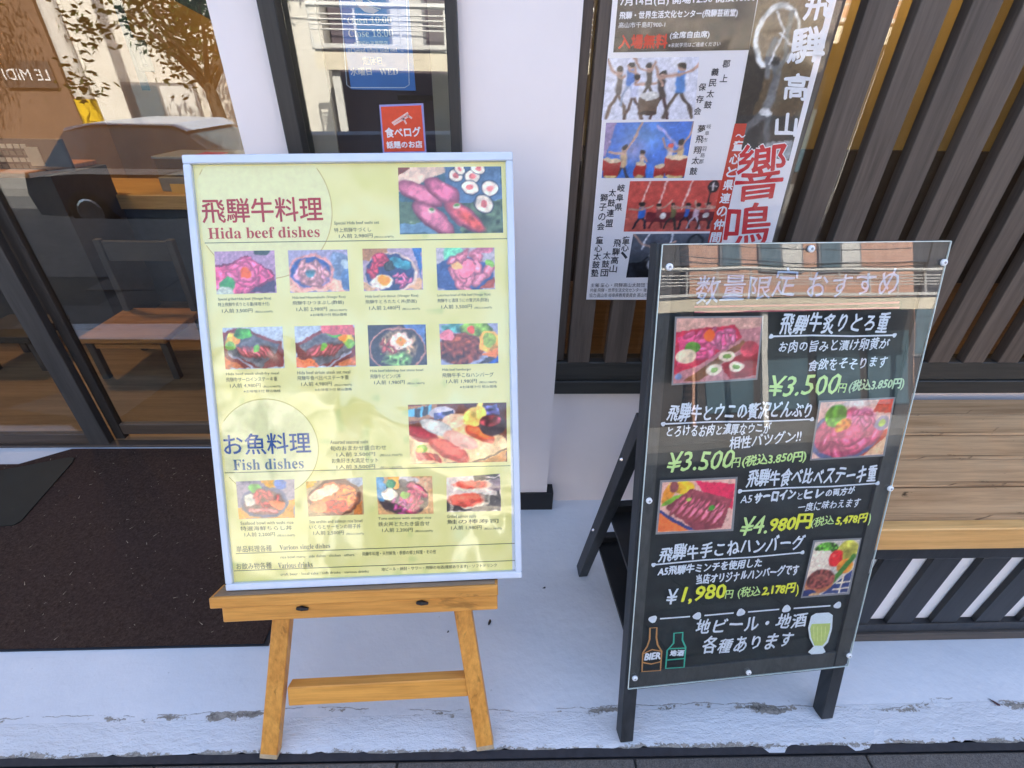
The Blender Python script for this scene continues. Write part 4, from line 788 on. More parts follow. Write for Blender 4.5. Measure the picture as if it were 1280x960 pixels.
# =================================================================== POSTER
po = thing('event_poster', 'tall paper poster for a drum concert taped over the window slats', 'poster', (.53, 1.375, .887))
PY = 1.3775
ps = Surf((0, PY, 0), (1, 0, 0), (0, 0, 1), (0, -1, 0), po, 0, .0002)
inv = po.matrix_basis.inverted(); VS = []; FS = []
for j in range(13):
    for i in range(9):
        x = (.264+.012*(1-j/12))+(.792+.016*(1-j/12)-.276)*i/8; z = .887+.735*j/12
        VS.append(inv @ Vector((x, PY+.0004, z)))
for j in range(12):
    for i in range(8): a = j*9+i; FS.append((a, a+1, a+10, a+9))
me = bpy.data.meshes.new('paper'); me.from_pydata(VS, [], FS); link('paper', me, plain('poster_paper', (.82, .78, .80), .35, .02, 6, bmp=0), po)
DKP = (70, 58, 48)
c = Cv(110, 50, DKP); c.E(.3, .6, .4, .5, (88, 72, 58), soft=.7, nz=.3); c.E(.8, .2, .3, .6, (60, 48, 40), soft=.7, nz=.3); c.G(.2, 20); c.put(ps, 'dark_print', [(773, -8), (948, -10), (936, 62.5), (766.5, 65.5)], .6)
W_ = (230, 228, 232)
text(ps, '7月14日(日) 開場12:30 開演13:00', 775, 9, 944, 3, 12, W_, 2, .03, shear=-.1)
text(ps, '飛騨・世界生活文化センター(飛騨芸術堂)', 774, 25.5, 921, 21.5, 10.5, W_, 2, .03); text(ps, '高山市千島町900-1', 773, 35, 831, 34, 7, W_, 2)
text(ps, '入場無料', 773, 61, 833, 60, 17, (214, 62, 40), 2, .045); text(ps, '(全席自由席)', 837, 49.5, 886, 48, 9.5, W_, 2, .03); text(ps, '※未就学児はご遠慮ください', 835, 59.5, 900, 57.5, 5.5, W_, 2)
c = Cv(60, 120, (120, 98, 68)); c.a *= (1-.45*c.y[..., None]); c.P([(0, .3), (.35, .35), (.2, .9), (0, 1)], (45, 40, 36)); c.P([(0, .75), (1, .7), (1, 1), (0, 1)], (42, 44, 46), .2)
c.E(.36, .24, .33, .20, (225, 222, 215), soft=.05, nz=.3); c.E(.38, .24, .285, .165, (118, 98, 74), soft=.08)
c.S([(.34, .34), (.5, .45), (.47, .62), (.42, .72)], .085, (110, 112, 115)); c.S([(.5, .45), (.56, .33), (.5, .2), (.52, .1)], .04, (120, 118, 112)); c.S([(.36, .48), (.3, .36), (.36, .26)], .045, (105, 106, 108)); c.E(.42, .38, .07, .035, (50, 48, 46)); c.S([(.42, .72), (.2, .82), (.08, .95)], .07, (95, 98, 102)); c.S([(.46, .72), (.55, .86), (.6, 1)], .07, (80, 84, 88)); c.E(.44, .71, .1, .03, (190, 190, 190))
c.S([(.3, .1), (.45, .2), (.35, .4)], .018, (225, 225, 225)); c.S([(.4, .22), (.7, .3)], .014, (225, 225, 225)); c.P([(.55, .9), (1, .86), (1, 1), (.55, 1)], (150, 152, 156))
c.G(.12, 22).put(ps, 'drummer_print', [(949, -8), (1039, -8), (986, 201), (913, 188)], .7, warp=.03)
for ch, u, v, z_ in (('飛', 1021, 8, 34), ('騨', 1006, 58, 42), ('高', 993, 110, 30), ('山', 981, 157, 26)):
    text(ps, ch, u-z_/2, v+z_/2, u+z_/2, v+z_/2-1, z_, (232, 232, 236), 2, .03, shear=-.12, wob=.04)
ps.poly('red_strip', [(918.5, 154.5), (933.5, 154.5), (902, 303), (884.5, 303)], (196, 66, 50), 1.4)
vtext(ps, '～童心と県連の仲間', 925, 166, 893, 297, 12, W_, 2.4, .035)
for cc, ly, bb in ((W_, 2.6, .030), ((200, 36, 48), 4.2, .010)):
    random.seed(5); text(ps, '響', 918, 251, 975, 247, 68, cc, ly, bb, shear=-.1, wob=.02); text(ps, '鳴', 904, 309, 958, 307, 52, cc, ly, bb*1.2, shear=-.1, wob=.02)
c = Cv(96, 66, (222, 220, 232))
def man(c, x, y, s_, top, leg, hair=(50, 42, 40), arms=((-.5, -.5), (.5, -.3)), lw=.5):
    sk = (190, 150, 132); jr = lambda a: a+(rng.random()-.5)*1.1
    arms = [(jr(a_), jr(b_)) for a_, b_ in arms]; leg = tuple(v*.85 for v in leg)
    for sg in (-1, 1): c.S([(x, y), (x+sg*.07*s_*lw*2, y+.22*s_), (x+sg*.10*s_*lw*2, y+.42*s_)], .022*s_, leg)
    c.S([(x, y-.02*s_), (x, y-.24*s_)], .052*s_, top)
    for ax, ay in arms: c.S([(x, y-.24*s_), (x+ax*.14*s_, y-.24*s_+ay*.1*s_), (x+ax*.26*s_, y-.24*s_+ay*.34*s_)], .018*s_, sk)
    c.E(x, y-.34*s_, .04*s_, .045*s_/c.r*.9, sk); c.E(x, y-.37*s_, .042*s_, .035*s_/c.r, hair)
man(c, .15, .55, 1.0, (100, 88, 82), (150, 120, 100)); man(c, .27, .4, .8, (90, 130, 200), (190, 200, 225)); man(c, .33, .62, .9, (215, 215, 240), (110, 80, 70)); man(c, .47, .42, .8, (90, 74, 66), (90, 74, 66)); man(c, .62, .6, .95, (80, 66, 62), (90, 60, 60)); man(c, .82, .52, 1.05, (90, 140, 205), (110, 92, 80), lw=.7)
c.P([(.38, .62), (.6, .62), (.58, .88), (.4, .88)], (110, 86, 70)); c.E(.49, .6, .11, .07, (215, 210, 205)); c.E(.49, .88, .1, .05, (70, 52, 44))
c.G(.05, 20).put(ps, 'group_print', [(760, 73), (874, 71), (868, 149), (752, 150)], .8, warp=.03)
pk = ([], []); PC = (62, 60, 66)
for tx, a in (('郡上', (907, 80, 904, 98)), ('義民太鼓', (893, 90, 884, 131)), ('保存会', (877, 109, 871, 139)), ('夢飛翔太鼓', (876, 161, 866, 214)), ('岐阜県', (776, 235, 772.5, 259)), ('太鼓連盟', (765, 241, 761, 279)), ('獅子の会', (754.5, 247, 750.5, 283)), ('童心、', (782, 300, 779.5, 319)), ('飛騨高山', (771, 304, 766, 336)), ('太鼓団', (758, 319, 755, 341)), ('童心太鼓塾', (749, 300, 743, 341))):
    vtext(ps, tx, *a, 9.0, PC, 2, .02, acc=pk)
for tx, a in (('岐阜市', (885.5, 158, 881, 175)), ('羽島郡', (879.5, 186, 876, 202))): vtext(ps, tx, *a, 5.5, PC, 2, acc=pk)
for k, tx in enumerate(('主催:童心・飛騨高山太鼓団 TEL.057', '共催:飛騨・世界生活文化センター 後援:高山市', '協力:高山市 岐阜県教育委員会 高山市文化協会')): text(ps, tx, 738-k*.8, 359+k*6.3, 826, 358.5+k*6.3, 5, (110, 110, 128), 2, acc=pk)
flush(ps, pk, PC)
c = Cv(96, 60, (66, 118, 205)); c.E(.45, .25, .35, .4, (110, 160, 225), soft=.9, nz=.2); c.E(.35, .5, .2, .3, (150, 160, 215), soft=.9); c.P([(0, 0), (.12, 0), (.02, .6), (0, .6)], (150, 130, 170)); c.S([(.6, .08), (.85, .4)], .02, (170, 170, 220))
man(c, .24, .75, .9, (215, 180, 140), (70, 66, 80), arms=((.3, -2.6), (-.5, .3))); man(c, .46, .78, .7, (225, 200, 180), (90, 80, 110), arms=((-.4, .6), (.4, .6))); man(c, .78, .7, .8, (225, 210, 215), (80, 70, 90), (220, 90, 80)); man(c, .9, .68, .9, (225, 190, 140), (90, 70, 70), arms=((.2, -2.6), (-.5, .4)))
for x, y, rx, ry in ((.1, .82, .11, .16), (.45, .87, .07, .12), (.68, .88, .07, .11), (.87, .8, .14, .18)): c.P([(x-rx, y-ry), (x+rx, y-ry), (x+rx*.85, y+ry), (x-rx*.85, y+ry)], (176, 52, 46)); c.E(x, y-ry, rx, .05, (228, 205, 170)); c.E(x, y+ry, rx*.85, .03, (215, 190, 130))
c.G(.08, 20).put(ps, 'stage_print', [(757.5, 153.5), (867.5, 151.5), (855, 222.5), (752, 222.5)], .8, warp=.03)
c = Cv(110, 60, (205, 84, 74)); c.P([(0, .6), (1, .6), (1, 1), (0, 1)], (190, 92, 80)); c.P([(.2, .6), (1, .6), (1, .8), (.2, .8)], (110, 40, 48)); [c.S([(x, 0), (x-.06, .55)], .01, (245, 200, 190)) for x in (.2, .36, .62)]
for x, a_, b_ in ((.16, (60, 110, 200), (40, 36, 50)), (.32, (130, 66, 66), (120, 50, 55)), (.47, (110, 105, 70), (60, 60, 60)), (.62, (60, 105, 195), (36, 34, 46)), (.72, (225, 190, 205), (220, 210, 220)), (.82, (120, 60, 70), (100, 60, 60)), (.93, (70, 66, 70), (60, 50, 60))): man(c, x, .68, .62, a_, b_)
for x in (.37, .82): c.E(x, .68, .035, .065, (228, 222, 215))
c.E(.84, .13, .065, .13, (42, 36, 40)); c.E(.84, .13, .05, .1, (62, 52, 55)); c.S([(.84, .06), (.84, .2)], .008, (210, 200, 200)); c.S([(.82, .2), (.81, .45)], .01, (50, 42, 46)); c.S([(.81, .12), (.88, .13)], .006, (200, 195, 195))
c.G(.08, 22).put(ps, 'stage_print', [(787.5, 226.5), (914, 225), (900, 289), (779.5, 289.5)], .8, warp=.03)
c = Cv(90, 50, (78, 82, 92)); c.a *= (1.25-.6*c.y[..., None]); [c.S([(x, 0), (x-.05, .35)], .012, (220, 222, 230)) for x in (.18, .45)]; c.P([(0, .65), (1, .6), (1, 1), (0, 1)], (28, 28, 34), .6, 24); man(c, .24, .5, .75, (130, 132, 138), (44, 44, 50), arms=((-.8, -1), (.8, -1)), lw=.8)
c.E(.3, .7, .08, .12, (150, 152, 158)); c.E(.7, .2, .1, .2, (40, 42, 48)); c.E(.7, .2, .07, .14, (90, 92, 98))
c.G(.1, 22).put(ps, 'stage_print', [(791.5, 292.5), (905, 291.5), (889, 346), (782.5, 347)], .8, warp=.03)
vv = [Vector((.2655, PY-.0035, 1.618)), Vector((.7935, PY-.0035, 1.618)), Vector((.8050, PY-.0035, .890)), Vector((.2775, PY-.0035, .890))]
me = bpy.data.meshes.new('film'); me.from_pydata([inv @ p for p in vv]+[inv @ (p+Vector((0, .0003, 0))) for p in vv], [], [(0, 3, 2, 1), (4, 5, 6, 7), (0, 1, 5, 4), (1, 2, 6, 5), (2, 3, 7, 6), (3, 0, 4, 7)]); link('clear_film', me, M['film'], po)

# =================================================================== STICKERS on the narrow window
hs = thing('opening_hours_sign', 'dark blue opening hours sheet behind the narrow window glass', 'sign', (-.27, 1.385, 1.5))
HY = 1.3795; hsf = Surf((0, HY, 0), (1, 0, 0), (0, 0, 1), (0, -1, 0), hs, 0, .0002)
q = [hsf.lo(*p) for p in ((426, -30), (511, -30), (516, 111.5), (439, 111))]
inv = hs.matrix_basis.inverted(); x0, x1, z0 = -.352, -.196, 1.427
me = boxm(x1-x0, .0012, .23); me.transform(Matrix.Translation(inv @ Vector(((x0+x1)/2, HY+.0008, z0+.115)))); link('sheet', me, plain('blue_sheet', (.008, .15, .52), .45, .1, 8, bmp=0), hs)
stroke(hsf, [(425, -10), (433.5, 106), (438, 109.5), (506, 109.5), (511.5, 106), (508, -10)], 1.1, (190, 205, 225), 1.5, name='border_line')
HW = (214, 222, 232)
for tx, a, h_, sf in (('Open 10:00', (435, 31.5, 490, 31), 10, 1), ('Close 18:00', (436, 46.5, 492, 46), 9.5, 1), ('※売切れ次第閉店', (443, 56.5, 485, 56), 5, 0), ('※Closed when sold out', (435, 66, 497, 65), 5.5, 1), ('定休日', (454, 81, 478, 80.5), 9.5, 0), ('水曜日', (439, 94.5, 465, 94), 9.5, 0), ('WED', (475, 94, 498, 93.5), 8, 1)):
    text(hsf, tx, *a, h_, HW, 2, .02 if not sf else 0, serif=bool(sf))
hsf.poly('logo_mark', [(444, 0), (448, 8), (456, 15), (467, 17), (474, 13), (464, 9), (454, 3), (451, -4)], (228, 205, 212), 1.5); stroke(hsf, [(450, 2), (462, 8), (476, 11)], 1.2, HW, 2.2, name='logo_line'); stroke(hsf, [(456, -3), (466, 4), (477, 6)], 1.2, HW, 2.2, name='logo_line')
rs = thing('review_sticker', 'small orange square sticker on the narrow window glass', 'sticker', (-.23, 1.37, 1.35))
rsf = Surf((0, 1.3718, 0), (1, 0, 0), (0, 0, 1), (0, -1, 0), rs, 0, .0001)
rsf.poly('backing', [(474, 131), (529, 129), (533.5, 196), (479, 197)], (150, 150, 200), 0); rsf.poly('face', [(476, 133.5), (526.5, 131.5), (531, 189), (480.5, 190)], (222, 84, 56), 1)
text(rsf, '食べログ', 482.5, 172, 526.5, 170.5, 12, (232, 225, 225), 2.2, .035); text(rsf, '話題のお店', 484, 185.5, 528, 184.5, 8.5, (232, 225, 225), 2.2, .04)
for a in (((490, 154), (510, 141)), ((492, 156), (511, 145)), ((503, 146), (508, 155)), ((508, 143), (515, 148))): stroke(rsf, list(a), 2.2, (230, 190, 180), 2, name='logo_line')
text(hsf, 'ヒ', 0, 0, 1, 0, .01, HW, 2) if False else None

# =================================================================== INTERIOR
def lamp(x, y, z, e, label, r=.09):
    t_ = thing('pendant_lamp', label, 'lamp', (x, y, z), 0, 'warm lamps hanging inside the shop')
    me = mesh_of(lambda bm: tube(bm, [(0, 0, .14), (0, 0, .10), (0, 0, 0)], [.02, .05, r], 16, False)); link('shade', me, M['black_metal'], t_)
    bm = bmesh.new(); bmesh.ops.create_uvsphere(bm, u_segments=12, v_segments=8, radius=.035); me = bpy.data.meshes.new('bulb'); bm.to_mesh(me); bm.free(); b_ = link('bulb', me, emit('bulb_glow', (1, .6, .25), 8), t_); b_.location = (0, 0, .03)
    me = mesh_of(lambda bm: tube(bm, [(0, 0, .14), (0, 0, 2.9-z)], [.004, .004], 6)); link('cord', me, M['black'], t_)
    l = bpy.data.lights.new('pendant_light', 'POINT'); l.energy = e; l.color = (1, .62, .28); l.shadow_soft_size = .1
    lo_ = bpy.data.objects.new('pendant_light', l); COL.objects.link(lo_); lo_.parent = t_; lo_.location = (0, 0, -.03)
lamp(-1.75, 5.45, 2.3, 24, 'warm pendant lamp glowing near the ochre back wall'); lamp(-3.0, 3.1, 2.25, 16, 'warm pendant lamp glowing over the dark counter')
lamp(2.6, 3.3, 2.45, 9, 'warm pendant lamp glowing behind the slatted window')
def inY(u, v, y): return onY(u, v, y)
# counter with a timber edge and a glass showcase
ct = thing('service_counter', 'wooden counter with a pale timber edge inside the sliding doors', 'counter', (-2.2, 3.6, 0))
cL, cR = inY(105, 250, 3.4).x, -1.0; cz = inY(170, 243, 3.4).z
box('counter_top', -3.1, -.7, 3.38, 4.0, cz-.09, cz, wood('counter_edge', (.34, .2, .08), (.56, .36, .16), 'X', .45), ct, .003); box('counter_front', -3.05, -.72, 3.45, 3.95, .012, cz-.091, plain('counter_blue', (.045, .055, .075), .6), ct)
sc_ = thing('glass_showcase', 'grey glass showcase with coloured packages on the counter', 'display case', (-1.85, 3.7, cz))
zz = inY(200, 200, 3.6).z
box('case_base', -2.25, -1.2, 3.5, 3.85, cz+.001, cz+.09, M['grey_plastic'], sc_, .003); box('case_top', -2.25, -1.2, 3.5, 3.85, zz+.02, zz+.035, M['grey_plastic'], sc_, .002); box('case_pane', -2.24, -1.21, 3.505, 3.509, cz+.095, zz+.018, M['pane'], sc_)
for k, (x, cc_, w2, h2) in enumerate(((-2.08, (.85, .5, .1), .06, .05), (-1.93, (.5, .06, .12), .16, .13), (-1.72, (.35, .08, .16), .14, .12), (-1.5, (.25, .1, .2), .12, .12))):
    o = box('package', x-w2/2, x+w2/2, 3.58, 3.72, cz+.092, cz+.092+h2, plain('package_%d' % k, cc_, .5), None, .004); tag(o, ['small yellow package', 'wide crimson package', 'dark red package', 'purple package'][k]+' inside the glass showcase', 'package')
for k, x in enumerate((-2.1, -1.95, -1.55)):
    o = box('price_card', x-.05, x+.05, 3.44, 3.446, cz+.001, cz+.06, ink((220, 180, 110)), None); tag(o, ['leftmost', 'middle', 'rightmost'][k]+' cream price card standing before the glass showcase', 'card')
# calendar-like board and a dark till at the far left
cb = thing('price_board', 'dark board of small squares leaning on the counter by the left door', 'board', (-3.2, 3.2, 0))
p0, p1 = inY(-60, 172, 3.0), inY(48, 214, 3.0)
box('board', p0.x, inY(82, 190, 3.0).x, 3.0, 3.02, p1.z, p0.z, plain('board_maroon', (.05, .025, .025), .6), cb, .002)
for r_ in range(4):
    for k in range(9):
        x = inY(-40+k*8.5, 190, 2.99).x; z = inY(10, 180+r_*8.5, 2.99).z; o = box('tag', x, x+.028, 2.994, 2.999, z-.022, z, ink((120, 110, 100) if (r_ % 2) else (205, 198, 180)), cb)
a_, b_ = inY(27, 184, 2.98), inY(55, 208, 2.98); box('notice', a_.x, b_.x, 2.99, 2.995, b_.z, a_.z, ink((190, 180, 160)), cb)
sb = thing('side_counter', 'dark counter block with an orange timber edge inside the left door', 'counter', (-3.2, 3.1, 0))
a_, b_ = inY(-80, 214, 2.9), inY(42, 222, 2.9); box('edge', -4.1, b_.x, 2.88, 3.4, b_.z, a_.z, M['int_seat'], sb, .003); box('body', -4.1, inY(95, 290, 2.95).x, 2.95, 3.4, .012, b_.z-.001, M['int_dark'], sb)
# chair
ch = thing('wooden_chair', 'brown wooden chair standing behind the right glass door', 'chair', (-1.55, 2.45, 0))
cy0, cy1 = 2.32, 2.72; zs_ = inY(160, 430, cy0).z; xl, xr = inY(100, 430, cy0).x, inY(208, 430, cy0).x
box('seat', xl, xr, cy0, cy1, zs_-.0, zs_+.035, M['int_seat'], ch, .005)
for nm, x, y, zt_ in (('leg', xl+.03, cy0+.03, zs_), ('leg', xr-.03, cy0+.03, zs_), ('leg', xl+.03, cy1-.03, zs_+.45), ('leg', xr-.03, cy1-.03, zs_+.45)):
    box(nm, x-.018, x+.018, y-.018, y+.018, .013, zt_-.001, M['int_dark'], ch, .003)
box('back_rest', xl+.05, xr-.05, cy1-.04, cy1-.02, zs_+.33, zs_+.44, M['int_dark'], ch, .004); box('rung', xl+.05, xr-.05, cy0+.022, cy0+.038, .2, .225, M['int_seat'], ch, .002)
st2 = thing('low_stool', 'dark wooden stool behind the left glass door', 'stool', (-2.6, 2.4, 0))
x_, z_ = inY(30, 440, 2.5).x, inY(30, 435, 2.5).z
box('seat', x_-.17, x_+.17, 2.4, 2.7, max(.2, z_), max(.2, z_)+.04, M['int_dark'], st2, .004)
for sx2 in (-.14, .14):
    for sy2 in (2.44, 2.66): box('leg', x_+sx2-.018, x_+sx2+.018, sy2-.018, sy2+.018, .013, max(.2, z_)-.001, M['int_dark'], st2, .002)
# hanging plaque just behind the glass
hp = thing('hanging_plaque', 'square wooden plaque hanging from a black strap behind the right door', 'plaque', (-1.4, 1.95, 0))
a_, b_, c_ = inY(152, -40, 1.95), inY(160, 50, 1.95), inY(178, 95, 1.95)
box('strap', b_.x-.012, b_.x+.014, 1.955, 1.96, b_.z-.14, 2.25, M['black'], hp); a_, b_ = inY(163, 50, 1.95), inY(194, 90, 1.95)
box('board', a_.x-.0, b_.x+.0, 1.94, 1.953, b_.z, a_.z, plain('plaque_wood', (.16, .12, .07), .6), hp, .003); box('figure', a_.x+.03, b_.x-.02, 1.936, 1.9395, b_.z+.02, a_.z-.025, M['int_dark'], hp, .004)
# dark beam, narrow-window interior
bm = bmesh.new(); fr_ = [inY(*q, 2.0) for q in ((205, -30), (275, -30), (275, 31), (262, 24), (213, -2))]
a_ = [bm.verts.new(p) for p in fr_]; b_ = [bm.verts.new(p+Vector((0, .05, 0))) for p in fr_]; bm.faces.new(a_); bm.faces.new(b_[::-1])
for i in range(5): bm.faces.new((b_[i], b_[(i+1) % 5], a_[(i+1) % 5], a_[i]))
bmesh.ops.recalc_face_normals(bm, faces=bm.faces); me = bpy.data.meshes.new('brace'); bm.to_mesh(me); bm.free(); link('brace', me, M['int_dark'], shop)
cur = thing('window_curtain', 'beige hanging curtain strips behind the narrow window', 'curtain', (-.4, 1.6, .7))
box('strip', -.50, -.43, 1.46, 1.47, .66, 2.2, M['beige'], cur); box('strip', -.165, -.10, 1.47, 1.48, .66, 2.2, M['beige'], cur)
pn = box('interior_panel', -.6, -.02, 1.66, 1.70, .62, 2.25, M['purple']); tag(pn, 'purple grey panel standing behind the narrow window', 'panel')
o = box('cup_row', -.28, -.14, 1.60, 1.64, inY(500, 125, 1.6).z, inY(500, 119, 1.6).z, M['int_dark']); tag(o, 'low dark box behind the glass above the orange sticker', 'box')

# =================================================================== ACROSS THE STREET (seen mirrored in the glass)
ZR = -.62
M['white_wall'] = plain('render_white', (.78, .74, .66), .7, .06, 2)
M['cream'] = plain('render_cream', (.80, .72, .56), .7, .05, 2)
m, t, bs, N, L = newmat('orange_brick'); bk = N.new('ShaderNodeTexBrick'); L.new(coords(t), bk.inputs[0]); bk.inputs['Scale'].default_value = 3.2
bk.inputs['Color1'].default_value = (.74, .44, .31, 1); bk.inputs['Color2'].default_value = (.66, .37, .26, 1); bk.inputs['Mortar'].default_value = (.42, .26, .2, 1); bk.inputs['Mortar Size'].default_value = .02
mp = t.nodes['Mapping'] if 'Mapping' in t.nodes else None
if mp: mp.inputs['Rotation'].default_value = (R(90), 0, 0)
L.new(bk.outputs[0], bs.inputs['Base Color']); bs.inputs['Roughness'].default_value = .8; M['brick'] = m
M['dglass'] = plain('far_glass', (.10, .16, .2), .08, .1, 2); M['pipe'] = plain('pale_pipe', (.75, .74, .70), .4, .04, 5); M['dark_wall'] = plain('dark_cladding', (.07, .055, .05), .7, .15, 4)
def building(name, label, x0, x1, y1, z1, mw, wins, roofm=None):
    b_ = thing(name, label, 'building', ((x0+x1)/2, y1-4, ZR))
    box('wall', x0, x1, y1-7, y1, ZR, z1, mw, b_); box('roof', x0-.2, x1+.2, y1-7.2, y1+.25, z1, z1+.18, roofm or M['dark_wall'], b_)
    for (a, b, c_, d, n_) in wins:
        f_ = box('window', a, b, y1+.002, y1+.06, c_, d, M['grey_plastic'], b_)
        for k in range(n_):
            w2 = (b-a-.06*(n_+1))/n_; xx = a+.06+k*(w2+.06); o = link('pane', boxm(w2, .02, d-c_-.12), M['dglass'] if k % 2 == 0 else M['pipe'], f_); o.location = ((xx+w2/2)-(a+b)/2, .035, 0)
    return b_
building('brick_building', 'orange brick building across the street, mirrored in the blackboard', 6.2, 12.6, -9.0, 5.4, M['brick'], [(7.0, 7.55, 3.28, 4.1, 1), (8.05, 9.3, 3.2, 4.35, 2), (9.75, 11.0, 3.2, 4.35, 2)])
building('dark_building', 'dark low building across the street left of the orange brick one', 2.2, 6.1, -9.3, 4.6, M['dark_wall'], [(2.8, 4.2, 3.3, 4.1, 2)])
building('corner_building', 'dark grey building across the street right of the orange brick one', 12.8, 18, -9.6, 5.0, M['dark_wall'], [(13.2, 15, 1.0, 2.4, 2)])
building('white_building', 'tall white rendered building across the street behind the trees', -9.2, -3.4, -9.0, 4.6, M['white_wall'], [(-8.2, -6.6, -.5, 1.3, 2), (-5.6, -4.4, 1.9, 3.0, 2)])
lm = building('bistro_building', 'brown bistro front across the street, mirrored in the left door', -15, -9.4, -9.0, 4.2, plain('bistro_brown', (.16, .10, .07), .7, .1, 3), [(-14, -12.2, -.4, .9, 2)])
sg = thing('bistro_sign', 'white lettered bistro name board over the far brown shop front', 'sign', (-10.1, -8.96, 1.3))
V_, F_ = glyphs('LE MIDI'); mn, mx = V_.min(0), V_.max(0)
me = bpy.data.meshes.new('l'); me.from_pydata([((mx[0]/2-v[0])*.95/(mx[0]-mn[0]), .03, (v[1]-mn[1])*.2/(mx[1]-mn[1])) for v in V_], [], F_); link('lettering', me, M['white'], sg)
box('board', -10.65, -9.55, -8.955, -8.94, 1.16, 1.66, M['dark_wall'], sg)
mid = building('low_building', 'low cream building across the street behind the white railings', -3.3, 2.1, -9.2, 3.4, plain('plum_render', (.13, .10, .11), .7, .1, 2), [(-2.8, -1.4, 1.9, 2.9, 2), (-.8, .9, 1.9, 2.9, 2)])
for bb_, x0, x1 in (('brick_building', 6.3, 12.5),):
    b_ = bpy.data.objects[bb_]; sf = box('canopy_shade_front', x0, x1, -9.0, -8.93, ZR+.01, 2.3, M['dark_wall'], b_)  # added dark ground floor; its colour stands for the shade beneath the canopy
    for k in range(4): o = link('shop_window', boxm(1.25, .03, 1.9), M['dglass'], sf); o.location = (-2.25+k*1.5, .05, -.1)
def canopy(nm, lbl, x0, x1, y, zb, zt_):
    g_ = thing(nm, lbl, 'canopy', ((x0+x1)/2, y, ZR))
    box('fascia', x0, x1, y-.08, y, zb-.28, zb-.02, M['cream'], g_); box('deck', x0, x1, y-1.3, y-.09, zb-.02, zb+.03, M['grey_plastic'], g_)
    box('trim', x0, x1, y-.02, y+.03, zb+.04, zb+.10, M['pipe'], g_)
    def rails(bm):
        for z in (zt_, zt_-.13, zt_-.2, zt_-.27, zt_-.34): tube(bm, [(x0-(x0+x1)/2, 0, z-ZR), (x1-(x0+x1)/2, 0, z-ZR)], .045 if z == zt_ else .014, 6)
    link('handrail', mesh_of(rails), M['pipe'], g_)
    n_ = int((x1-x0)/.75); me = mesh_of(lambda bm: tube(bm, [(0, 0, zb-ZR), (0, .0, zt_-ZR)], .022, 6)); me.materials.append(M['pipe'])
    for k in range(n_+1):
        o = bpy.data.objects.new('post', me); COL.objects.link(o); o.parent = g_; o.location = (-(x1-x0)/2+k*(x1-x0)/n_, -.01, 0)
    for k in range(3):
        xx = x0+.3+k*(x1-x0-.6)/2; box('column', xx-.07, xx+.07, y-.16, y-.09, ZR, zb-.021, M['pipe'], g_)
    return g_
canopy('street_canopy', 'pale railed canopy over the far pavement under the orange brick building', 2.4, 12.4, -7.9, 2.42, 3.05)
canopy('street_canopy', 'lower pale railed canopy on the left of the far pavement', -3.2, 2.2, -7.6, 1.86, 2.50)
o = box('far_pavement', -30, 30, -9.2, -6.6, ZR+.001, ZR+.14, plain('far_paving', (.2, .19, .18), .8, .1, 3)); tag(o, kind='structure')
for k in range(5):
    o = box('road_line', -14+k*6, -11+k*6, -4.62, -4.5, ZR+.004, ZR+.008, M['white']); tag(o, kind='structure')
# utility pole with a yellow plate
up_ = thing('utility_pole', 'concrete utility pole with a yellow plate across the street', 'utility pole', (-7.1, -6.2, ZR+.14))
link('pole', mesh_of(lambda bm: tube(bm, [(0, 0, 0), (0, 0, 7)], [.15, .10], 14)), plain('concrete', (.62, .60, .56), .8), up_)
o = link('plate', mesh_of(lambda bm: tube(bm, [(0, 0, .75), (0, 0, 1.55)], [.158, .158], 14, False)), plain('yellow_plate', (.85, .55, .02), .5), up_)
cbl = thing('overhead_cables', 'thin black cables strung across the far side of the street', 'cables', (5, -8.4, 3.4))
def cab(bm):
    for z0_, sg_, y_ in ((.42, .18, 0), (.10, .22, .1), (.75, .25, -.1), (-.08, .15, .2)):
        tube(bm, [(x_, y_, z0_-sg_*(1-((x_ % 9)-4.5)**2/20)) for x_ in np.linspace(-13, 11, 33)], .012, 5)
link('cable', mesh_of(cab), M['black'], cbl)
# trees
def tree(x, y, h, rr, lbl, seed):
    rd_ = random.Random(seed); t_ = thing('street_tree', lbl, 'tree', (x, y, ZR), 0, 'street trees across the road')
    def tr(bm):
        tube(bm, [(0, 0, 0), (.04, 0, h*.3), (-.03, .02, h*.55)], [.16, .12, .09], 9)
        for k in range(7):
            a = k*2.4; tube(bm, [(-.03, .02, h*.45+k*.05), (math.cos(a)*rr*.4, math.sin(a)*rr*.4, h*.65), (math.cos(a)*rr*.75, math.sin(a)*rr*.75, h*(.72+.04*k))], [.05, .035, .012], 6)
    link('trunk', mesh_of(tr), plain('bark', (.09, .065, .045), .9, .2, 20), t_)
    vs, fs = [], []
    cl = [(rd_.gauss(0, .5)*rr, rd_.gauss(0, .5)*rr, h*.78+rd_.gauss(0, .33)*rr) for _ in range(34)]
    for k in range(3000):
        c_ = cl[rd_.randrange(len(cl))]; p = Vector((c_[0]+rd_.gauss(0, .2), c_[1]+rd_.gauss(0, .2), c_[2]+rd_.gauss(0, .17))); d1 = Vector((rd_.gauss(0, 1), rd_.gauss(0, 1), rd_.gauss(0, .6))).normalized()*.07; d2 = d1.orthogonal().normalized()*.035; o_ = len(vs)
        vs += [p-d1, p+d2, p+d1, p-d2]; fs.append((o_, o_+1, o_+2, o_+3))
    me = bpy.data.meshes.new('crown'); me.from_pydata(vs, [], fs); link('crown', me, plain('leaf', (.045, .085, .02), .5, .4, 1.5, bmp=0), t_)
tree(-5.3, -7.0, 3.9, 1.35, 'leafy street tree nearest the pole across the road', 3); tree(-11.1, -7.6, 4.9, 1.2, 'leafy street tree before the white building', 5)
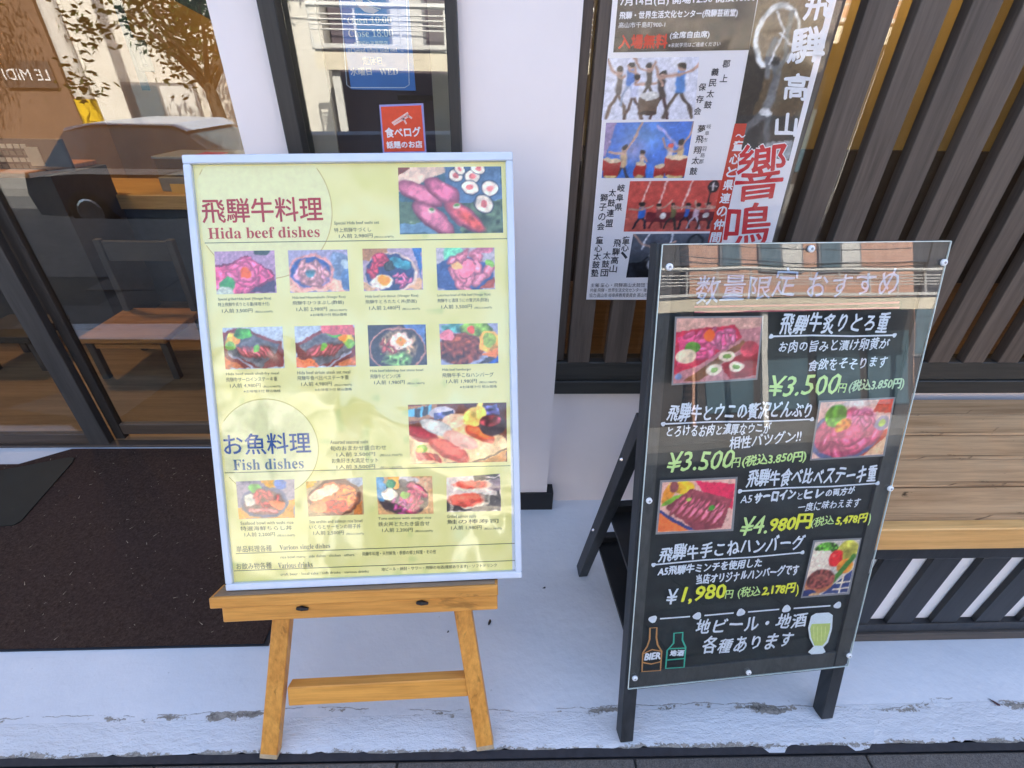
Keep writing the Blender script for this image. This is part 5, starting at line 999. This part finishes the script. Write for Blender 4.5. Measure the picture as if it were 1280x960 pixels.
# car
def car(x, y, lbl):
    t_ = thing('parked_car', lbl, 'car', (x, y, ZR), 0)
    def loft(prof, hw, bm):
        rows_ = []
        for s_ in (-1, -.86, .86, 1):
            rows_.append([bm.verts.new((px_, s_*hw(pz_)*(1 if abs(s_) < 1 else 1), pz_ if abs(s_) < 1 else pz_*.985+.01)) for px_, pz_ in prof])
        n = len(prof)
        for a, b in zip(rows_, rows_[1:]):
            for k in range(n): bm.faces.new((a[k], a[(k+1) % n], b[(k+1) % n], b[k]))
        bm.faces.new(rows_[0][::-1]); bm.faces.new(rows_[-1])
    body = [(-2.1, .25), (-2.15, .55), (-2.05, .85), (-1.3, .93), (1.1, .93), (1.9, .80), (2.12, .6), (2.12, .25), (1.75, .22), (1.55, .42), (1.15, .42), (.95, .22), (-.95, .22), (-1.15, .42), (-1.55, .42), (-1.75, .22)]
    link('body', mesh_of(lambda bm: loft(body, lambda z: .86, bm)), plain('car_paint', (.035, .045, .07), .25, .02, 3, bmp=0), t_)
    link('cabin', mesh_of(lambda bm: loft([(-1.75, .93), (-1.35, 1.38), (-.9, 1.47), (.2, 1.47), (.95, .93)], lambda z: .86-.24*(z-.93), bm)), M['dglass'], t_)
    link('roof', mesh_of(lambda bm: loft([(-1.35, 1.385), (-1.3, 1.43), (-.9, 1.49), (.2, 1.49), (.38, 1.40), (.18, 1.475), (-.9, 1.475)], lambda z: .76, bm)), plain('car_paint2', (.50, .58, .70), .25, .02, 3, bmp=0), t_)
    link('belt_trim', mesh_of(lambda bm: loft([(-2.0, .84), (-1.3, .92), (1.1, .92), (1.85, .80), (1.85, .74), (1.1, .84), (-1.3, .84), (-2.0, .78)], lambda z: .868, bm)), M['pipe'], t_)
    for px_ in (-1.35, 1.35):
        for s_ in (-1, 1):
            w_ = link('wheel', mesh_of(lambda bm: tube(bm, [(px_, s_*.70, .31), (px_, s_*.72, .31), (px_, s_*.86, .31), (px_, s_*.875, .31)], [.26, .31, .31, .27], 20)), M['black'], t_)
            link('rim', mesh_of(lambda bm: tube(bm, [(px_, s_*.876, .31), (px_, s_*.885, .31)], [.19, .16], 14)), M['steel'], w_)
car(-4.75, -4.9, 'pale blue car parked in the street, mirrored in the doors')
print('OBJS', len(bpy.data.objects), 'tris', sum(len(o.data.polygons) for o in bpy.data.objects if o.type == 'MESH'))
